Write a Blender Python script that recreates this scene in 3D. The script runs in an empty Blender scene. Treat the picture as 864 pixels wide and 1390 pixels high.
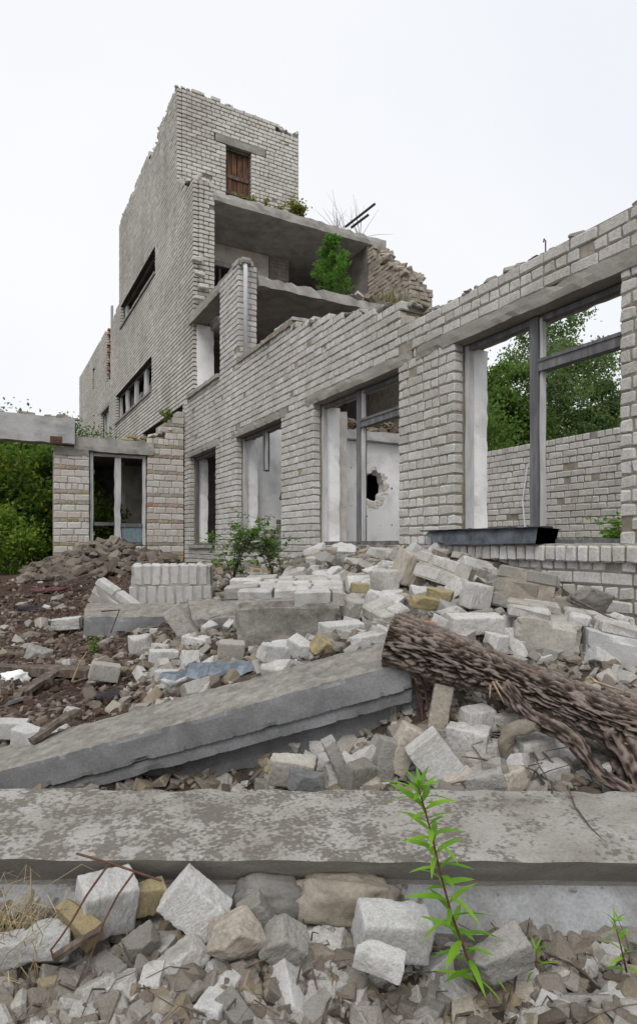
import bpy, bmesh, math, random
import numpy as np
from mathutils import Vector, Matrix, Euler, noise as mn

S = bpy.context.scene
COL = S.collection
rad = math.radians
rng = np.random.default_rng(7)
random.seed(7)

# ---------------------------------------------------------------- camera
# world: X runs into the building (away from the long facade), Y runs along the facade, Z = 0 is the window sill / eye level
YAW = rad(28.75)
Fv = np.array([math.sin(YAW), math.cos(YAW)])
Rv = np.array([math.cos(YAW), -math.sin(YAW)])
FOC = 823.0
cam = bpy.data.cameras.new("camera")
cam_o = bpy.data.objects.new("camera", cam)
COL.objects.link(cam_o)
cam.sensor_fit = 'HORIZONTAL'
cam.sensor_width = 36.0
cam.lens = FOC / 864 * 36
cam.shift_y = 45 / 864
cam.clip_start = 0.05
cam.clip_end = 3000
cam_o.location = (0, 0, 0)
cam_o.rotation_euler = (rad(90), 0, -YAW)
S.camera = cam_o

# ---------------------------------------------------------------- world, sun, exposure
W = bpy.data.worlds.new("World")
S.world = W
W.use_nodes = True
nt = W.node_tree
nt.nodes.clear()
SUN_EL, SUN_AZ = rad(52), rad(-138)
sky = nt.nodes.new('ShaderNodeTexSky')
sky.sky_type = 'NISHITA'
sky.sun_disc = False
sky.sun_elevation = SUN_EL
sky.sun_rotation = SUN_AZ
sky.dust_density = 4.0
hs = nt.nodes.new('ShaderNodeHueSaturation')
hs.inputs['Saturation'].default_value = 0.25
nt.links.new(sky.outputs[0], hs.inputs['Color'])
# the overcast deck: an even pale veil with faint cloud mottling
tc = nt.nodes.new('ShaderNodeTexCoord')
cn = nt.nodes.new('ShaderNodeTexNoise')
cn.inputs['Scale'].default_value = 1.6
cn.inputs['Detail'].default_value = 4
nt.links.new(tc.outputs['Generated'], cn.inputs['Vector'])
cr = nt.nodes.new('ShaderNodeValToRGB')
cr.color_ramp.elements[0].position = 0.35
cr.color_ramp.elements[0].color = (7.1, 7.35, 7.8, 1)
cr.color_ramp.elements[1].position = 0.7
cr.color_ramp.elements[1].color = (7.85, 7.95, 8.1, 1)
nt.links.new(cn.outputs['Fac'], cr.inputs['Fac'])
mx = nt.nodes.new('ShaderNodeMix')
mx.data_type = 'RGBA'
mx.inputs['Factor'].default_value = 0.92
nt.links.new(hs.outputs['Color'], mx.inputs['A'])
nt.links.new(cr.outputs['Color'], mx.inputs['B'])
bg = nt.nodes.new('ShaderNodeBackground')
bg.inputs['Strength'].default_value = 0.10
wo = nt.nodes.new('ShaderNodeOutputWorld')
nt.links.new(mx.outputs['Result'], bg.inputs['Color'])
nt.links.new(bg.outputs[0], wo.inputs['Surface'])

sl = bpy.data.lights.new("sun", 'SUN')
sl.energy = 1.5
sl.angle = rad(32)
sl.color = (1.0, 0.97, 0.93)
so = bpy.data.objects.new("sun", sl)
COL.objects.link(so)
sdir = Vector((math.sin(SUN_AZ) * math.cos(SUN_EL), math.cos(SUN_AZ) * math.cos(SUN_EL), math.sin(SUN_EL)))
so.rotation_euler = sdir.to_track_quat('Z', 'Y').to_euler()
so.location = (-10, -10, 30)

S.view_settings.view_transform = 'Standard'
S.view_settings.look = 'None'
S.view_settings.exposure = 0.38
S.view_settings.gamma = 1.0
S.render.engine = 'CYCLES'
S.cycles.max_bounces = 6
S.cycles.diffuse_bounces = 4
S.cycles.transparent_max_bounces = 8


# ---------------------------------------------------------------- geometry of the view (to place things at their real distance)
def at(u, v, D):
    """pixel of the photograph + distance along the view axis -> world point"""
    r = (u - 432) / FOC * D
    p = Fv * D + Rv * r
    return Vector((p[0], p[1], (740 - v) / FOC * D))


def rd(r, d, h):
    p = Fv * d + Rv * r
    return Vector((p[0], p[1], h))


def depth(p):
    return p[0] * Fv[0] + p[1] * Fv[1]


# ---------------------------------------------------------------- materials
MATS = {}


class NB:
    def __init__(s, name):
        s.m = bpy.data.materials.new(name)
        s.m.use_nodes = True
        s.t = s.m.node_tree
        s.b = s.t.nodes['Principled BSDF']
        MATS[name] = s.m

    def n(s, kind, **kw):
        x = s.t.nodes.new('ShaderNode' + kind)
        for k, v in kw.items():
            if hasattr(x, k):
                setattr(x, k, v)
            else:
                x.inputs[k.replace('_', ' ')].default_value = v
        return x

    def l(s, a, b):
        s.t.links.new(a, b)

    def coords(s, scale=(1, 1, 1)):
        """object coordinates shifted by each object's own random number"""
        tc = s.n('TexCoord')
        oi = s.n('ObjectInfo')
        mu = s.n('Math', operation='MULTIPLY')
        mu.inputs[1].default_value = 37.0
        s.l(oi.outputs['Random'], mu.inputs[0])
        ad = s.n('VectorMath', operation='ADD')
        s.l(tc.outputs['Object'], ad.inputs[0])
        s.l(mu.outputs[0], ad.inputs[1])
        mp = s.n('Mapping')
        mp.inputs['Scale'].default_value = scale
        s.l(ad.outputs[0], mp.inputs['Vector'])
        s.oi = oi
        return mp.outputs[0]

    def noise(s, vec, scale, detail=5, rough=0.6, dist=0.0):
        x = s.n('TexNoise')
        x.inputs['Scale'].default_value = scale
        x.inputs['Detail'].default_value = detail
        x.inputs['Roughness'].default_value = rough
        x.inputs['Distortion'].default_value = dist
        s.l(vec, x.inputs['Vector'])
        return x.outputs['Fac']

    def ramp(s, fac, stops, interp='LINEAR'):
        x = s.n('ValToRGB')
        cr = x.color_ramp
        cr.interpolation = interp
        while len(cr.elements) < len(stops):
            cr.elements.new(0.5)
        for e, (p, c) in zip(cr.elements, stops):
            e.position = p
            if not hasattr(c, '__len__'):
                c = (c, c, c)
            e.color = (c[0], c[1], c[2], 1)
        s.l(fac, x.inputs['Fac'])
        return x.outputs['Color']

    def mix(s, fac, a, b, mode='MIX'):
        x = s.n('Mix', data_type='RGBA', blend_type=mode)
        for sock, v in ((x.inputs['Factor'], fac), (x.inputs['A'], a), (x.inputs['B'], b)):
            if hasattr(v, 'is_output'):
                s.l(v, sock)
            elif hasattr(v, '__len__'):
                sock.default_value = (v[0], v[1], v[2], 1)
            else:
                sock.default_value = v
        return x.outputs['Result']

    def tint(s):
        """one random number for each brick: the object's own and the face attribute of joined brickwork"""
        at_ = s.n('Attribute', attribute_name='tint')
        ad = s.n('Math', operation='ADD')
        s.l(s.oi.outputs['Random'], ad.inputs[0])
        s.l(at_.outputs['Fac'], ad.inputs[1])
        fr = s.n('Math', operation='FRACT')
        s.l(ad.outputs[0], fr.inputs[0])
        return fr.outputs[0]

    def done(s, col, rough=0.9, bump=None, strength=0.5, dist=0.01, spec=0.25):
        if hasattr(col, 'is_output'):
            s.l(col, s.b.inputs['Base Color'])
        else:
            s.b.inputs['Base Color'].default_value = (*col, 1)
        if hasattr(rough, 'is_output'):
            s.l(rough, s.b.inputs['Roughness'])
        else:
            s.b.inputs['Roughness'].default_value = rough
        s.b.inputs['Specular IOR Level'].default_value = spec
        if bump is not None:
            bp = s.n('Bump')
            bp.inputs['Strength'].default_value = strength
            bp.inputs['Distance'].default_value = dist
            s.l(bump, bp.inputs['Height'])
            s.l(bp.outputs[0], s.b.inputs['Normal'])
        return s.m


def m_brick(name, cols, dirt=(0.16, 0.14, 0.11), dirt_amt=0.5, fine=60, big=3.0, weather=0.0):
    k = NB(name)
    v = k.coords()
    t = k.tint()
    n = len(cols)
    base = k.ramp(t, [(i / (n - 1), c) for i, c in enumerate(cols)])
    n1 = k.noise(v, big, 6, 0.65)
    n2 = k.noise(v, fine, 4, 0.7)
    n3 = k.noise(v, 14, 6, 0.7)
    c = k.mix(k.ramp(n1, [(0.48, 0.0), (0.72, dirt_amt)]), base, dirt)
    c = k.mix(k.ramp(n3, [(0.55, 0.0), (0.75, dirt_amt * 0.8)]), c, (dirt[0] * 1.2, dirt[1] * 1.15, dirt[2] * 1.1))
    n4 = k.noise(v, fine * 0.4, 5, 0.75)
    c = k.mix(0.6, c, k.ramp(n2, [(0.28, 0.45), (0.58, 1.06)]), 'MULTIPLY')
    c = k.mix(k.ramp(n4, [(0.56, 0.0), (0.70, dirt_amt)]), c, (dirt[0] * 0.75, dirt[1] * 0.75, dirt[2] * 0.75))
    if weather:
        gm = k.n('NewGeometry')
        mp = k.n('Mapping')
        mp.inputs['Scale'].default_value = (1.5, 1.5, 0.35)
        k.l(gm.outputs['Position'], mp.inputs['Vector'])
        w1 = k.noise(mp.outputs[0], 1.3, 6, 0.65)
        w2 = k.noise(gm.outputs['Position'], 0.45, 5, 0.6)
        c = k.mix(weather, c, k.ramp(w1, [(0.36, (0.62, 0.59, 0.54)), (0.56, (1, 1, 1))]), 'MULTIPLY')
        c = k.mix(weather, c, k.ramp(w2, [(0.38, (0.74, 0.71, 0.65)), (0.58, (1.05, 1.05, 1.05))]), 'MULTIPLY')
    h = k.mix(0.45, n2, n4)
    return k.done(c, 0.92, h, 0.7, 0.012)


def m_concrete(name, lo, mid, hi, scale=6.0, spots=None, streak=(1, 1, 1), strength=0.5, fine=90, grain=0.45, region=None):
    k = NB(name)
    v = k.coords(streak)
    n1 = k.noise(v, scale, 8, 0.65, 0.3)
    n2 = k.noise(v, fine, 4, 0.7)
    n3 = k.noise(v, scale * 0.25, 4, 0.6)
    f = k.mix(0.35, n1, n3)
    c = k.ramp(f, [(0.36, lo), (0.5, mid), (0.64, hi)])
    if spots:
        v2 = k.coords()
        s1 = k.noise(v2, spots[0], 2.5, 0.5, 0.0)
        s2 = k.noise(v2, spots[0] * 0.16, 3, 0.55)
        ad = k.n('Math', operation='ADD')
        k.l(s1, ad.inputs[0])
        mm = k.n('Math', operation='MULTIPLY_ADD')
        mm.inputs[1].default_value = spots[3]
        mm.inputs[2].default_value = -spots[3] * 0.5
        k.l(s2, mm.inputs[0])
        k.l(mm.outputs[0], ad.inputs[1])
        if region:
            # the stain thins out along one direction of the piece
            t2 = k.n('TexCoord')
            dp = k.n('VectorMath', operation='DOT_PRODUCT')
            dp.inputs[1].default_value = region[0]
            k.l(t2.outputs['Object'], dp.inputs[0])
            mr = k.n('MapRange')
            for q_, w_ in zip(('From Min', 'From Max', 'To Min', 'To Max'), region[1:]):
                mr.inputs[q_].default_value = w_
            k.l(dp.outputs['Value'], mr.inputs['Value'])
            a2 = k.n('Math', operation='ADD')
            k.l(ad.outputs[0], a2.inputs[0])
            k.l(mr.outputs[0], a2.inputs[1])
            ad = a2
        c = k.mix(k.ramp(ad.outputs[0], [(spots[2], 0.0), (spots[2] + spots[4], 0.85)]), c, spots[1])
    c = k.mix(grain, c, k.ramp(n2, [(0.3, 0.45), (0.6, 1.08)]), 'MULTIPLY')
    h = k.mix(0.5, n2, n1)
    return k.done(c, 0.93, h, strength, 0.012)


def m_leaf(name, cols, trans=0.35):
    k = NB(name)
    k.coords()
    t = k.tint()
    c = k.ramp(t, [(i / (len(cols) - 1), x) for i, x in enumerate(cols)])
    k.done(c, 0.55, spec=0.3)
    tr = k.n('BsdfTranslucent')
    br = k.mix(1.0, c, (1.25, 1.3, 0.7), 'MULTIPLY')
    k.l(br, tr.inputs['Color'])
    ms = k.n('MixShader')
    ms.inputs[0].default_value = trans
    k.l(k.b.outputs[0], ms.inputs[1])
    k.l(tr.outputs[0], ms.inputs[2])
    k.l(ms.outputs[0], k.t.nodes['Material Output'].inputs['Surface'])
    return k.m


def m_wood(name, a, b, c_, scale=(30, 30, 3)):
    k = NB(name)
    v = k.coords(scale)
    n1 = k.noise(v, 1.0, 6, 0.65, 0.4)
    v2 = k.coords()
    n2 = k.noise(v2, 5, 4)
    c = k.ramp(n1, [(0.32, a), (0.5, b), (0.66, c_)])
    c = k.mix(k.ramp(n2, [(0.5, 0.0), (0.75, 0.5)]), c, a)
    return k.done(c, 0.85, n1, 0.5, 0.006)


BR_FAC = m_brick("silicate_brick_facade", [(0.52, 0.513, 0.497), (0.58, 0.575, 0.562), (0.47, 0.452, 0.42), (0.62, 0.615, 0.60), (0.51, 0.495, 0.465), (0.56, 0.555, 0.542)], dirt=(0.22, 0.19, 0.155), dirt_amt=0.35, weather=0.4)
BR_TOW = m_brick("silicate_brick_tower", [(0.59, 0.572, 0.53), (0.66, 0.645, 0.605), (0.55, 0.528, 0.48), (0.71, 0.70, 0.665)], dirt=(0.27, 0.245, 0.205), dirt_amt=0.45, big=0.55, weather=0.38)
BR_RUB = m_brick("silicate_brick_rubble", [(0.42, 0.405, 0.38), (0.56, 0.55, 0.53), (0.33, 0.305, 0.27), (0.51, 0.50, 0.48), (0.46, 0.45, 0.435)], dirt=(0.18, 0.155, 0.12), dirt_amt=0.6, big=6, fine=110)
BR_WHT = m_brick("clean_white_brick", [(0.48, 0.475, 0.46), (0.55, 0.545, 0.53)], dirt=(0.27, 0.245, 0.21), dirt_amt=0.5, big=7, fine=120)
BR_GRY = m_brick("grey_mortared_brick", [(0.24, 0.23, 0.21), (0.33, 0.32, 0.30), (0.21, 0.195, 0.17)], dirt=(0.15, 0.13, 0.10), dirt_amt=0.6, big=6, fine=110)
BR_SIDE = m_brick("silicate_brick_tower_side", [(0.58, 0.562, 0.52), (0.66, 0.645, 0.605), (0.52, 0.50, 0.455), (0.72, 0.71, 0.675)], dirt=(0.30, 0.275, 0.235), dirt_amt=0.35, big=0.55, weather=0.38)
BR_YEL = m_brick("yellow_brick", [(0.33, 0.27, 0.135), (0.38, 0.32, 0.18), (0.28, 0.22, 0.12)], dirt_amt=0.65, big=8, fine=100)
BR_RED = m_brick("red_brick", [(0.40, 0.20, 0.12), (0.46, 0.28, 0.19), (0.34, 0.19, 0.13)], dirt=(0.3, 0.26, 0.21), dirt_amt=0.5, big=6)
BR_TAN = m_brick("tan_brick", [(0.36, 0.315, 0.26), (0.42, 0.375, 0.315), (0.30, 0.26, 0.215)], dirt_amt=0.5)
BR_PIL = m_brick("pillar_block", [(0.50, 0.475, 0.44), (0.58, 0.56, 0.53), (0.49, 0.44, 0.395), (0.55, 0.53, 0.50)], dirt=(0.40, 0.34, 0.28), dirt_amt=0.35)
MORTAR = m_concrete("mortar", (0.19, 0.165, 0.13), (0.26, 0.23, 0.185), (0.33, 0.30, 0.25), 9, fine=70)
MORT_SIDE = m_concrete("shadow_line_side_mortar", (0.05, 0.044, 0.036), (0.085, 0.076, 0.062), (0.13, 0.118, 0.10), 9, fine=70)  # near-black joints: the shadow lines between brick courses, painted into the mortar colour
MORT_TW = m_concrete("tower_mortar", (0.13, 0.118, 0.10), (0.20, 0.183, 0.155), (0.27, 0.25, 0.215), 9, fine=70)
MORT_LT = m_concrete("pale_mortar", (0.27, 0.25, 0.215), (0.36, 0.335, 0.295), (0.44, 0.42, 0.38), 9, fine=70)
CONC = m_concrete("concrete", (0.25, 0.238, 0.218), (0.36, 0.347, 0.325), (0.44, 0.428, 0.408), 3.5)
CONC_LINT = m_concrete("lintel_concrete", (0.21, 0.195, 0.17), (0.28, 0.262, 0.235), (0.36, 0.34, 0.31), 4, streak=(1, 0.4, 2))
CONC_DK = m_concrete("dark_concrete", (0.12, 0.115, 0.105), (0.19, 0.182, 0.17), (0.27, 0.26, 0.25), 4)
CONC_LT = m_concrete("pale_concrete", (0.30, 0.30, 0.295), (0.42, 0.42, 0.415), (0.50, 0.50, 0.495), 3, streak=(1, 1, 2))
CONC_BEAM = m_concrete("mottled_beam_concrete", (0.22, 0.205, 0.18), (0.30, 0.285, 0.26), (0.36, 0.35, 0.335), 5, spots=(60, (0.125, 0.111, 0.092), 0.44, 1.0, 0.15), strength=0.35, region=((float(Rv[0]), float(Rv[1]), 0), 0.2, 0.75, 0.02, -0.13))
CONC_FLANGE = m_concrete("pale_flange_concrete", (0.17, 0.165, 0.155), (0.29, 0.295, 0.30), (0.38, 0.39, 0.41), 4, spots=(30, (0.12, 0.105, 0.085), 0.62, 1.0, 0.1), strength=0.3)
CONC_SLAB = m_concrete("weathered_slab_concrete", (0.15, 0.138, 0.12), (0.225, 0.21, 0.185), (0.30, 0.285, 0.26), 16, strength=0.8, fine=55)
CONC_FACE = m_concrete("slab_face_concrete", (0.125, 0.125, 0.124), (0.185, 0.187, 0.19), (0.26, 0.264, 0.272), 4, strength=0.3)
PLASTER = m_concrete("white_plaster", (0.62, 0.615, 0.60), (0.84, 0.838, 0.83), (0.88, 0.877, 0.87), 2.6, strength=0.2, grain=0.15)
PLAST_OLD = m_concrete("old_plaster", (0.46, 0.41, 0.345), (0.66, 0.615, 0.545), (0.78, 0.755, 0.71), 3.0, strength=0.3)
WOOD_W = m_wood("weathered_white_paint", (0.34, 0.335, 0.33), (0.45, 0.45, 0.45), (0.54, 0.54, 0.535), (14, 14, 2))
WOOD_G = m_wood("grey_weathered_wood", (0.085, 0.085, 0.09), (0.13, 0.13, 0.135), (0.19, 0.19, 0.195), (14, 14, 2))
WOOD_D = m_wood("dark_rotten_wood", (0.045, 0.035, 0.028), (0.10, 0.078, 0.062), (0.19, 0.155, 0.125), (25, 25, 3))
WOOD_R = m_wood("red_brown_door_wood", (0.035, 0.022, 0.017), (0.10, 0.052, 0.033), (0.21, 0.105, 0.06), (20, 20, 2))
LEAF_BUSH = m_leaf("leaf_bush", [(0.06, 0.13, 0.025), (0.09, 0.17, 0.03), (0.12, 0.20, 0.035), (0.075, 0.15, 0.028), (0.10, 0.18, 0.03), (0.085, 0.16, 0.028), (0.12, 0.20, 0.035), (0.07, 0.14, 0.025), (0.09, 0.16, 0.03), (0.34, 0.28, 0.03)], 0.55)
LEAF_LIME = m_leaf("leaf_lime", [(0.10, 0.19, 0.02), (0.15, 0.25, 0.03), (0.20, 0.26, 0.03)])
LEAF_BIRCH = m_leaf("leaf_birch", [(0.10, 0.16, 0.06), (0.13, 0.20, 0.08), (0.16, 0.235, 0.10), (0.115, 0.18, 0.07)], 0.5)
LEAF_DARK = m_leaf("leaf_dark", [(0.085, 0.16, 0.04), (0.12, 0.205, 0.052), (0.16, 0.25, 0.07)], 0.55)
LEAF_WEED = m_leaf("leaf_weed", [(0.10, 0.24, 0.015), (0.16, 0.33, 0.025), (0.21, 0.38, 0.035)])
LEAF_SHRUB = m_leaf("leaf_shrub", [(0.055, 0.14, 0.02), (0.09, 0.19, 0.025), (0.13, 0.24, 0.035)])
NEEDLE = m_leaf("pine_needle", [(0.07, 0.17, 0.035), (0.11, 0.24, 0.045), (0.155, 0.30, 0.065)], 0.45)
STRAW = m_leaf("dry_straw", [(0.36, 0.28, 0.15), (0.48, 0.40, 0.25), (0.30, 0.22, 0.12)], 0.15)
MOSS = m_leaf("slab_weed_leaf", [(0.22, 0.20, 0.03), (0.13, 0.17, 0.02), (0.32, 0.26, 0.04)])


def m_simple(name, col, rough=0.8, metal=0.0, var=0.35, scale=25):
    k = NB(name)
    v = k.coords()
    n1 = k.noise(v, scale, 6, 0.65)
    c = k.mix(1.0, col, k.ramp(n1, [(0.3, 1 - var), (0.7, 1 + var)]), 'MULTIPLY')
    k.b.inputs['Metallic'].default_value = metal
    return k.done(c, rough, n1, 0.25, 0.004)


STEM_RED = m_simple("weed_stem", (0.13, 0.055, 0.035))
TWIG = m_simple("twig_bark", (0.15, 0.12, 0.095))
TRUNK = m_simple("tree_bark", (0.10, 0.085, 0.07), scale=12)
TRUNK_B = m_simple("birch_bark", (0.34, 0.33, 0.31), scale=7, var=0.5)
RUST = m_simple("rusty_steel", (0.10, 0.05, 0.035), 0.85)
STEEL_DK = m_simple("dark_steel", (0.035, 0.038, 0.043), 0.5, 0.2, 0.6, 9)
STEEL_MID = m_simple("grey_sheet_steel", (0.16, 0.18, 0.205), 0.6, 0.0, 0.55, 9)
BAR = m_simple("sooty_steel", (0.05, 0.042, 0.038), 0.8)
ZINC = m_simple("zinc_sheet", (0.27, 0.31, 0.36), 0.5, 0.4, 0.5, 9)
PIPE_W = m_simple("white_pipe_paint", (0.62, 0.63, 0.66), 0.6, 0, 0.15)
DARK = m_simple("near_black_wall", (0.05, 0.046, 0.042), 0.95, 0, 0.5, 3)  # near-black tone of the rear partition and the shot marks
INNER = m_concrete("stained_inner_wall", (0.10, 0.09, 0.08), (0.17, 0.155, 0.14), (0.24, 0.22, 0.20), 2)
RAG = m_simple("dark_rag", (0.03, 0.028, 0.035))
RAG_P = m_simple("plum_rag", (0.10, 0.045, 0.045))
GLASS_T = m_simple("dirty_glass_panel", (0.16, 0.22, 0.24), 0.25)

k = NB("bark_log")
v = k.coords((1, 1, 1))
at_ = k.n('Attribute', attribute_name='ridge')
v3 = k.coords((4, 60, 60))
n1 = k.noise(v3, 1.0, 6, 0.7)
n2 = k.noise(v, 60, 4, 0.7)
cc = k.ramp(at_.outputs['Fac'], [(0.0, (0.016, 0.010, 0.008)), (0.3, (0.052, 0.037, 0.030)), (0.6, (0.125, 0.096, 0.08)), (1.0, (0.25, 0.205, 0.178))])
cc = k.mix(0.6, cc, k.ramp(n2, [(0.3, 0.5), (0.65, 1.15)]), 'MULTIPLY')
BARK = k.done(cc, 0.95, k.mix(0.5, n2, n1), 0.7, 0.012)

k = NB("rubble_soil")
v = k.coords()
n1 = k.noise(v, 1.1, 6, 0.65)
n2 = k.noise(v, 45, 6, 0.75)
n3 = k.noise(v, 7, 6, 0.7)
cc = k.ramp(n3, [(0.3, (0.055, 0.042, 0.032)), (0.5, (0.11, 0.09, 0.072)), (0.68, (0.19, 0.17, 0.142))])
at_ = k.n('Attribute', attribute_name='earth')
red = k.ramp(n2, [(0.3, (0.035, 0.022, 0.017)), (0.52, (0.095, 0.062, 0.047)), (0.7, (0.17, 0.12, 0.092))])
cc = k.mix(at_.outputs['Fac'], cc, red)
cc = k.mix(0.6, cc, k.ramp(n2, [(0.25, 0.4), (0.65, 1.1)]), 'MULTIPLY')
SOIL = k.done(cc, 0.97, n2, 1.0, 0.03, 0.1)


# ---------------------------------------------------------------- mesh collecting
def topo(kind):
    if kind == 'box':
        V = np.array([[x, y, z] for x in (-1, 1) for y in (-1, 1) for z in (-1, 1)], float)
        bm = bmesh.new()
        for p in V:
            bm.verts.new(p)
        bmesh.ops.convex_hull(bm, input=bm.verts)
        bmesh.ops.dissolve_limit(bm, angle_limit=0.01, verts=bm.verts, edges=bm.edges)
    else:
        V = []
        for x in (-1, 1):
            for y in (-1, 1):
                for z in (-1, 1):
                    V += [[x, y * .8, z * .8], [x * .8, y, z * .8], [x * .8, y * .8, z]]
        V = np.array(V, float)
        bm = bmesh.new()
        for p in V:
            bm.verts.new(p)
        bmesh.ops.convex_hull(bm, input=bm.verts)
        bmesh.ops.dissolve_limit(bm, angle_limit=0.01, verts=bm.verts, edges=bm.edges)
    bm.verts.index_update()
    bm.normal_update()
    co = [v.co.copy() for v in bm.verts]
    # match back to V order
    idx = [int(np.argmin(((V - np.array(c)) ** 2).sum(1))) for c in co]
    F = [[idx[v.index] for v in f.verts] for f in bm.faces]
    bm.free()
    return V, [f for f in F if len(f) == 4], [f for f in F if len(f) == 3]


BOXV, BOXQ, _ = topo('box')
CHV, CHQ, CHT = topo('chamfer')
CHS = np.sign(CHV)


class MB:
    def __init__(s):
        s.v, s.q, s.t, s.tq, s.tt, s.n = [], [], [], [], [], 0

    def batch(s, V, Q, T, tint):
        """V (n,k,3); the same topology for each"""
        n, kk = V.shape[:2]
        off = s.n + np.arange(n)[:, None, None] * kk
        s.v.append(V.reshape(-1, 3))
        tint = np.asarray(tint, float)
        if len(Q):
            Q = np.asarray(Q)
            s.q.append((Q[None] + off).reshape(-1, 4))
            s.tq.append(np.repeat(tint, len(Q)))
        if len(T):
            T = np.asarray(T)
            s.t.append((T[None] + off).reshape(-1, 3))
            s.tt.append(np.repeat(tint, len(T)))
        s.n += n * kk

    def box(s, lo, hi, tint=0.0, M=None, jit=0.0):
        lo, hi = np.array(lo, float), np.array(hi, float)
        V = (BOXV * 0.5 + 0.5) * (hi - lo) + lo
        if jit:
            V = V + rng.uniform(-jit, jit, V.shape)
        if M is not None:
            V = V @ np.array(M.to_3x3()).T + np.array(M.translation)
        s.batch(V[None], BOXQ, [], [tint])

    def bricks(s, C, H, A, tint, ch=0.006, jit=0.003):
        """chamfered bricks: centres C (n,3), half sizes H (n,3) along axes A (3,3 rows)"""
        C, H = np.asarray(C, float), np.asarray(H, float)
        n = len(C)
        if n == 0:
            return
        c = np.minimum(ch * rng.uniform(0.6, 2.2, (n, 8)), H.min(1)[:, None] * 0.45)
        cc = np.repeat(c, 3, axis=1)[:, :, None]
        full = np.abs(CHV)[None] > 0.9
        L = CHS[None] * (H[:, None, :] - np.where(full, 0, cc))
        L = L + np.repeat(rng.uniform(-jit, jit, (n, 8, 3)), 3, axis=1)
        V = L @ np.asarray(A) + C[:, None, :]
        s.batch(V, CHQ, CHT, tint)

    def raw(s, V, Q=(), T=(), tint=0.0):
        s.batch(np.asarray(V, float)[None], Q, T, [tint])

    def tube(s, pts, r0, r1=None, seg=6, tint=0.0, cap=True):
        pts = [Vector(p) for p in pts]
        r1 = r0 if r1 is None else r1
        n = len(pts)
        V = []
        up = Vector((0.13, 0.21, 0.97))
        for i, p in enumerate(pts):
            d = (pts[min(i + 1, n - 1)] - pts[max(i - 1, 0)]).normalized()
            a = d.cross(up)
            if a.length < 0.05:
                a = d.cross(Vector((1, 0, 0)))
            a.normalize()
            b = d.cross(a)
            r = r0 + (r1 - r0) * i / max(1, n - 1)
            for j in range(seg):
                t = 2 * math.pi * j / seg
                V.append(p + a * (math.cos(t) * r) + b * (math.sin(t) * r))
        Q = []
        for i in range(n - 1):
            for j in range(seg):
                k2 = (j + 1) % seg
                Q.append((i * seg + j, i * seg + k2, (i + 1) * seg + k2, (i + 1) * seg + j))
        T = []
        if cap:
            V += [pts[0], pts[-1]]
            for j in range(seg):
                T.append((n * seg, (j + 1) % seg, j))
                T.append((n * seg + 1, (n - 1) * seg + j, (n - 1) * seg + (j + 1) % seg))
        s.raw([tuple(p) for p in V], Q, T, tint)

    def mesh(s, name, mat, smooth=False):
        me = bpy.data.meshes.new(name)
        V = np.concatenate(s.v) if s.v else np.zeros((0, 3))
        q = np.concatenate(s.q) if s.q else np.zeros((0, 4), int)
        t = np.concatenate(s.t) if s.t else np.zeros((0, 3), int)
        me.vertices.add(len(V))
        me.vertices.foreach_set('co', V.astype(np.float32).ravel())
        li = np.concatenate([q.ravel(), t.ravel()])
        me.loops.add(len(li))
        me.loops.foreach_set('vertex_index', li.astype(np.int32))
        me.polygons.add(len(q) + len(t))
        st = np.concatenate([np.arange(len(q)) * 4, len(q) * 4 + np.arange(len(t)) * 3])
        me.polygons.foreach_set('loop_start', st.astype(np.int32))
        me.polygons.foreach_set('use_smooth', np.full(len(st), smooth))
        tn = np.concatenate([np.concatenate(s.tq) if s.tq else np.zeros(0), np.concatenate(s.tt) if s.tt else np.zeros(0)])
        a = me.attributes.new('tint', 'FLOAT', 'FACE')
        a.data.foreach_set('value', tn.astype(np.float32))
        me.materials.append(mat)
        me.update(calc_edges=True)
        return me

    def build(s, name, mat, parent=None, smooth=False, kind=None, loc=None):
        return link(name, s.mesh(name, mat, smooth), parent, kind, loc)


def link(name, me, parent=None, kind=None, loc=None):
    o = bpy.data.objects.new(name, me)
    COL.objects.link(o)
    if parent is not None:
        o.parent = parent
        if parent.matrix_parent_inverse is not None and parent.type == 'EMPTY' or True:
            M = world_of(parent)
            o.matrix_parent_inverse = M.inverted()
    if loc is not None:
        o.location = loc
    if kind:
        o['kind'] = kind
    return o


def world_of(o):
    M = Matrix.LocRotScale(o.location, o.rotation_euler, o.scale)
    if o.parent is not None:
        return world_of(o.parent) @ o.matrix_parent_inverse @ M
    return M


def tag(o, label, cat, group=None, kind=None):
    o['label'] = label
    o['category'] = cat
    if 'kind' not in o:
        o['kind'] = 'thing'
    if group:
        o['group'] = group
    if kind:
        o['kind'] = kind
    return o


def thing(name, label, cat, loc=(0, 0, 0), group=None):
    o = bpy.data.objects.new(name, None)
    o.empty_display_size = 0.2
    COL.objects.link(o)
    o.location = loc
    return tag(o, label, cat, group)


def box_part(name, lo, hi, mat, parent, jit=0.0, kind=None):
    b = MB()
    b.box(lo, hi, jit=jit)
    return b.build(name, mat, parent, kind=kind)


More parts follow.
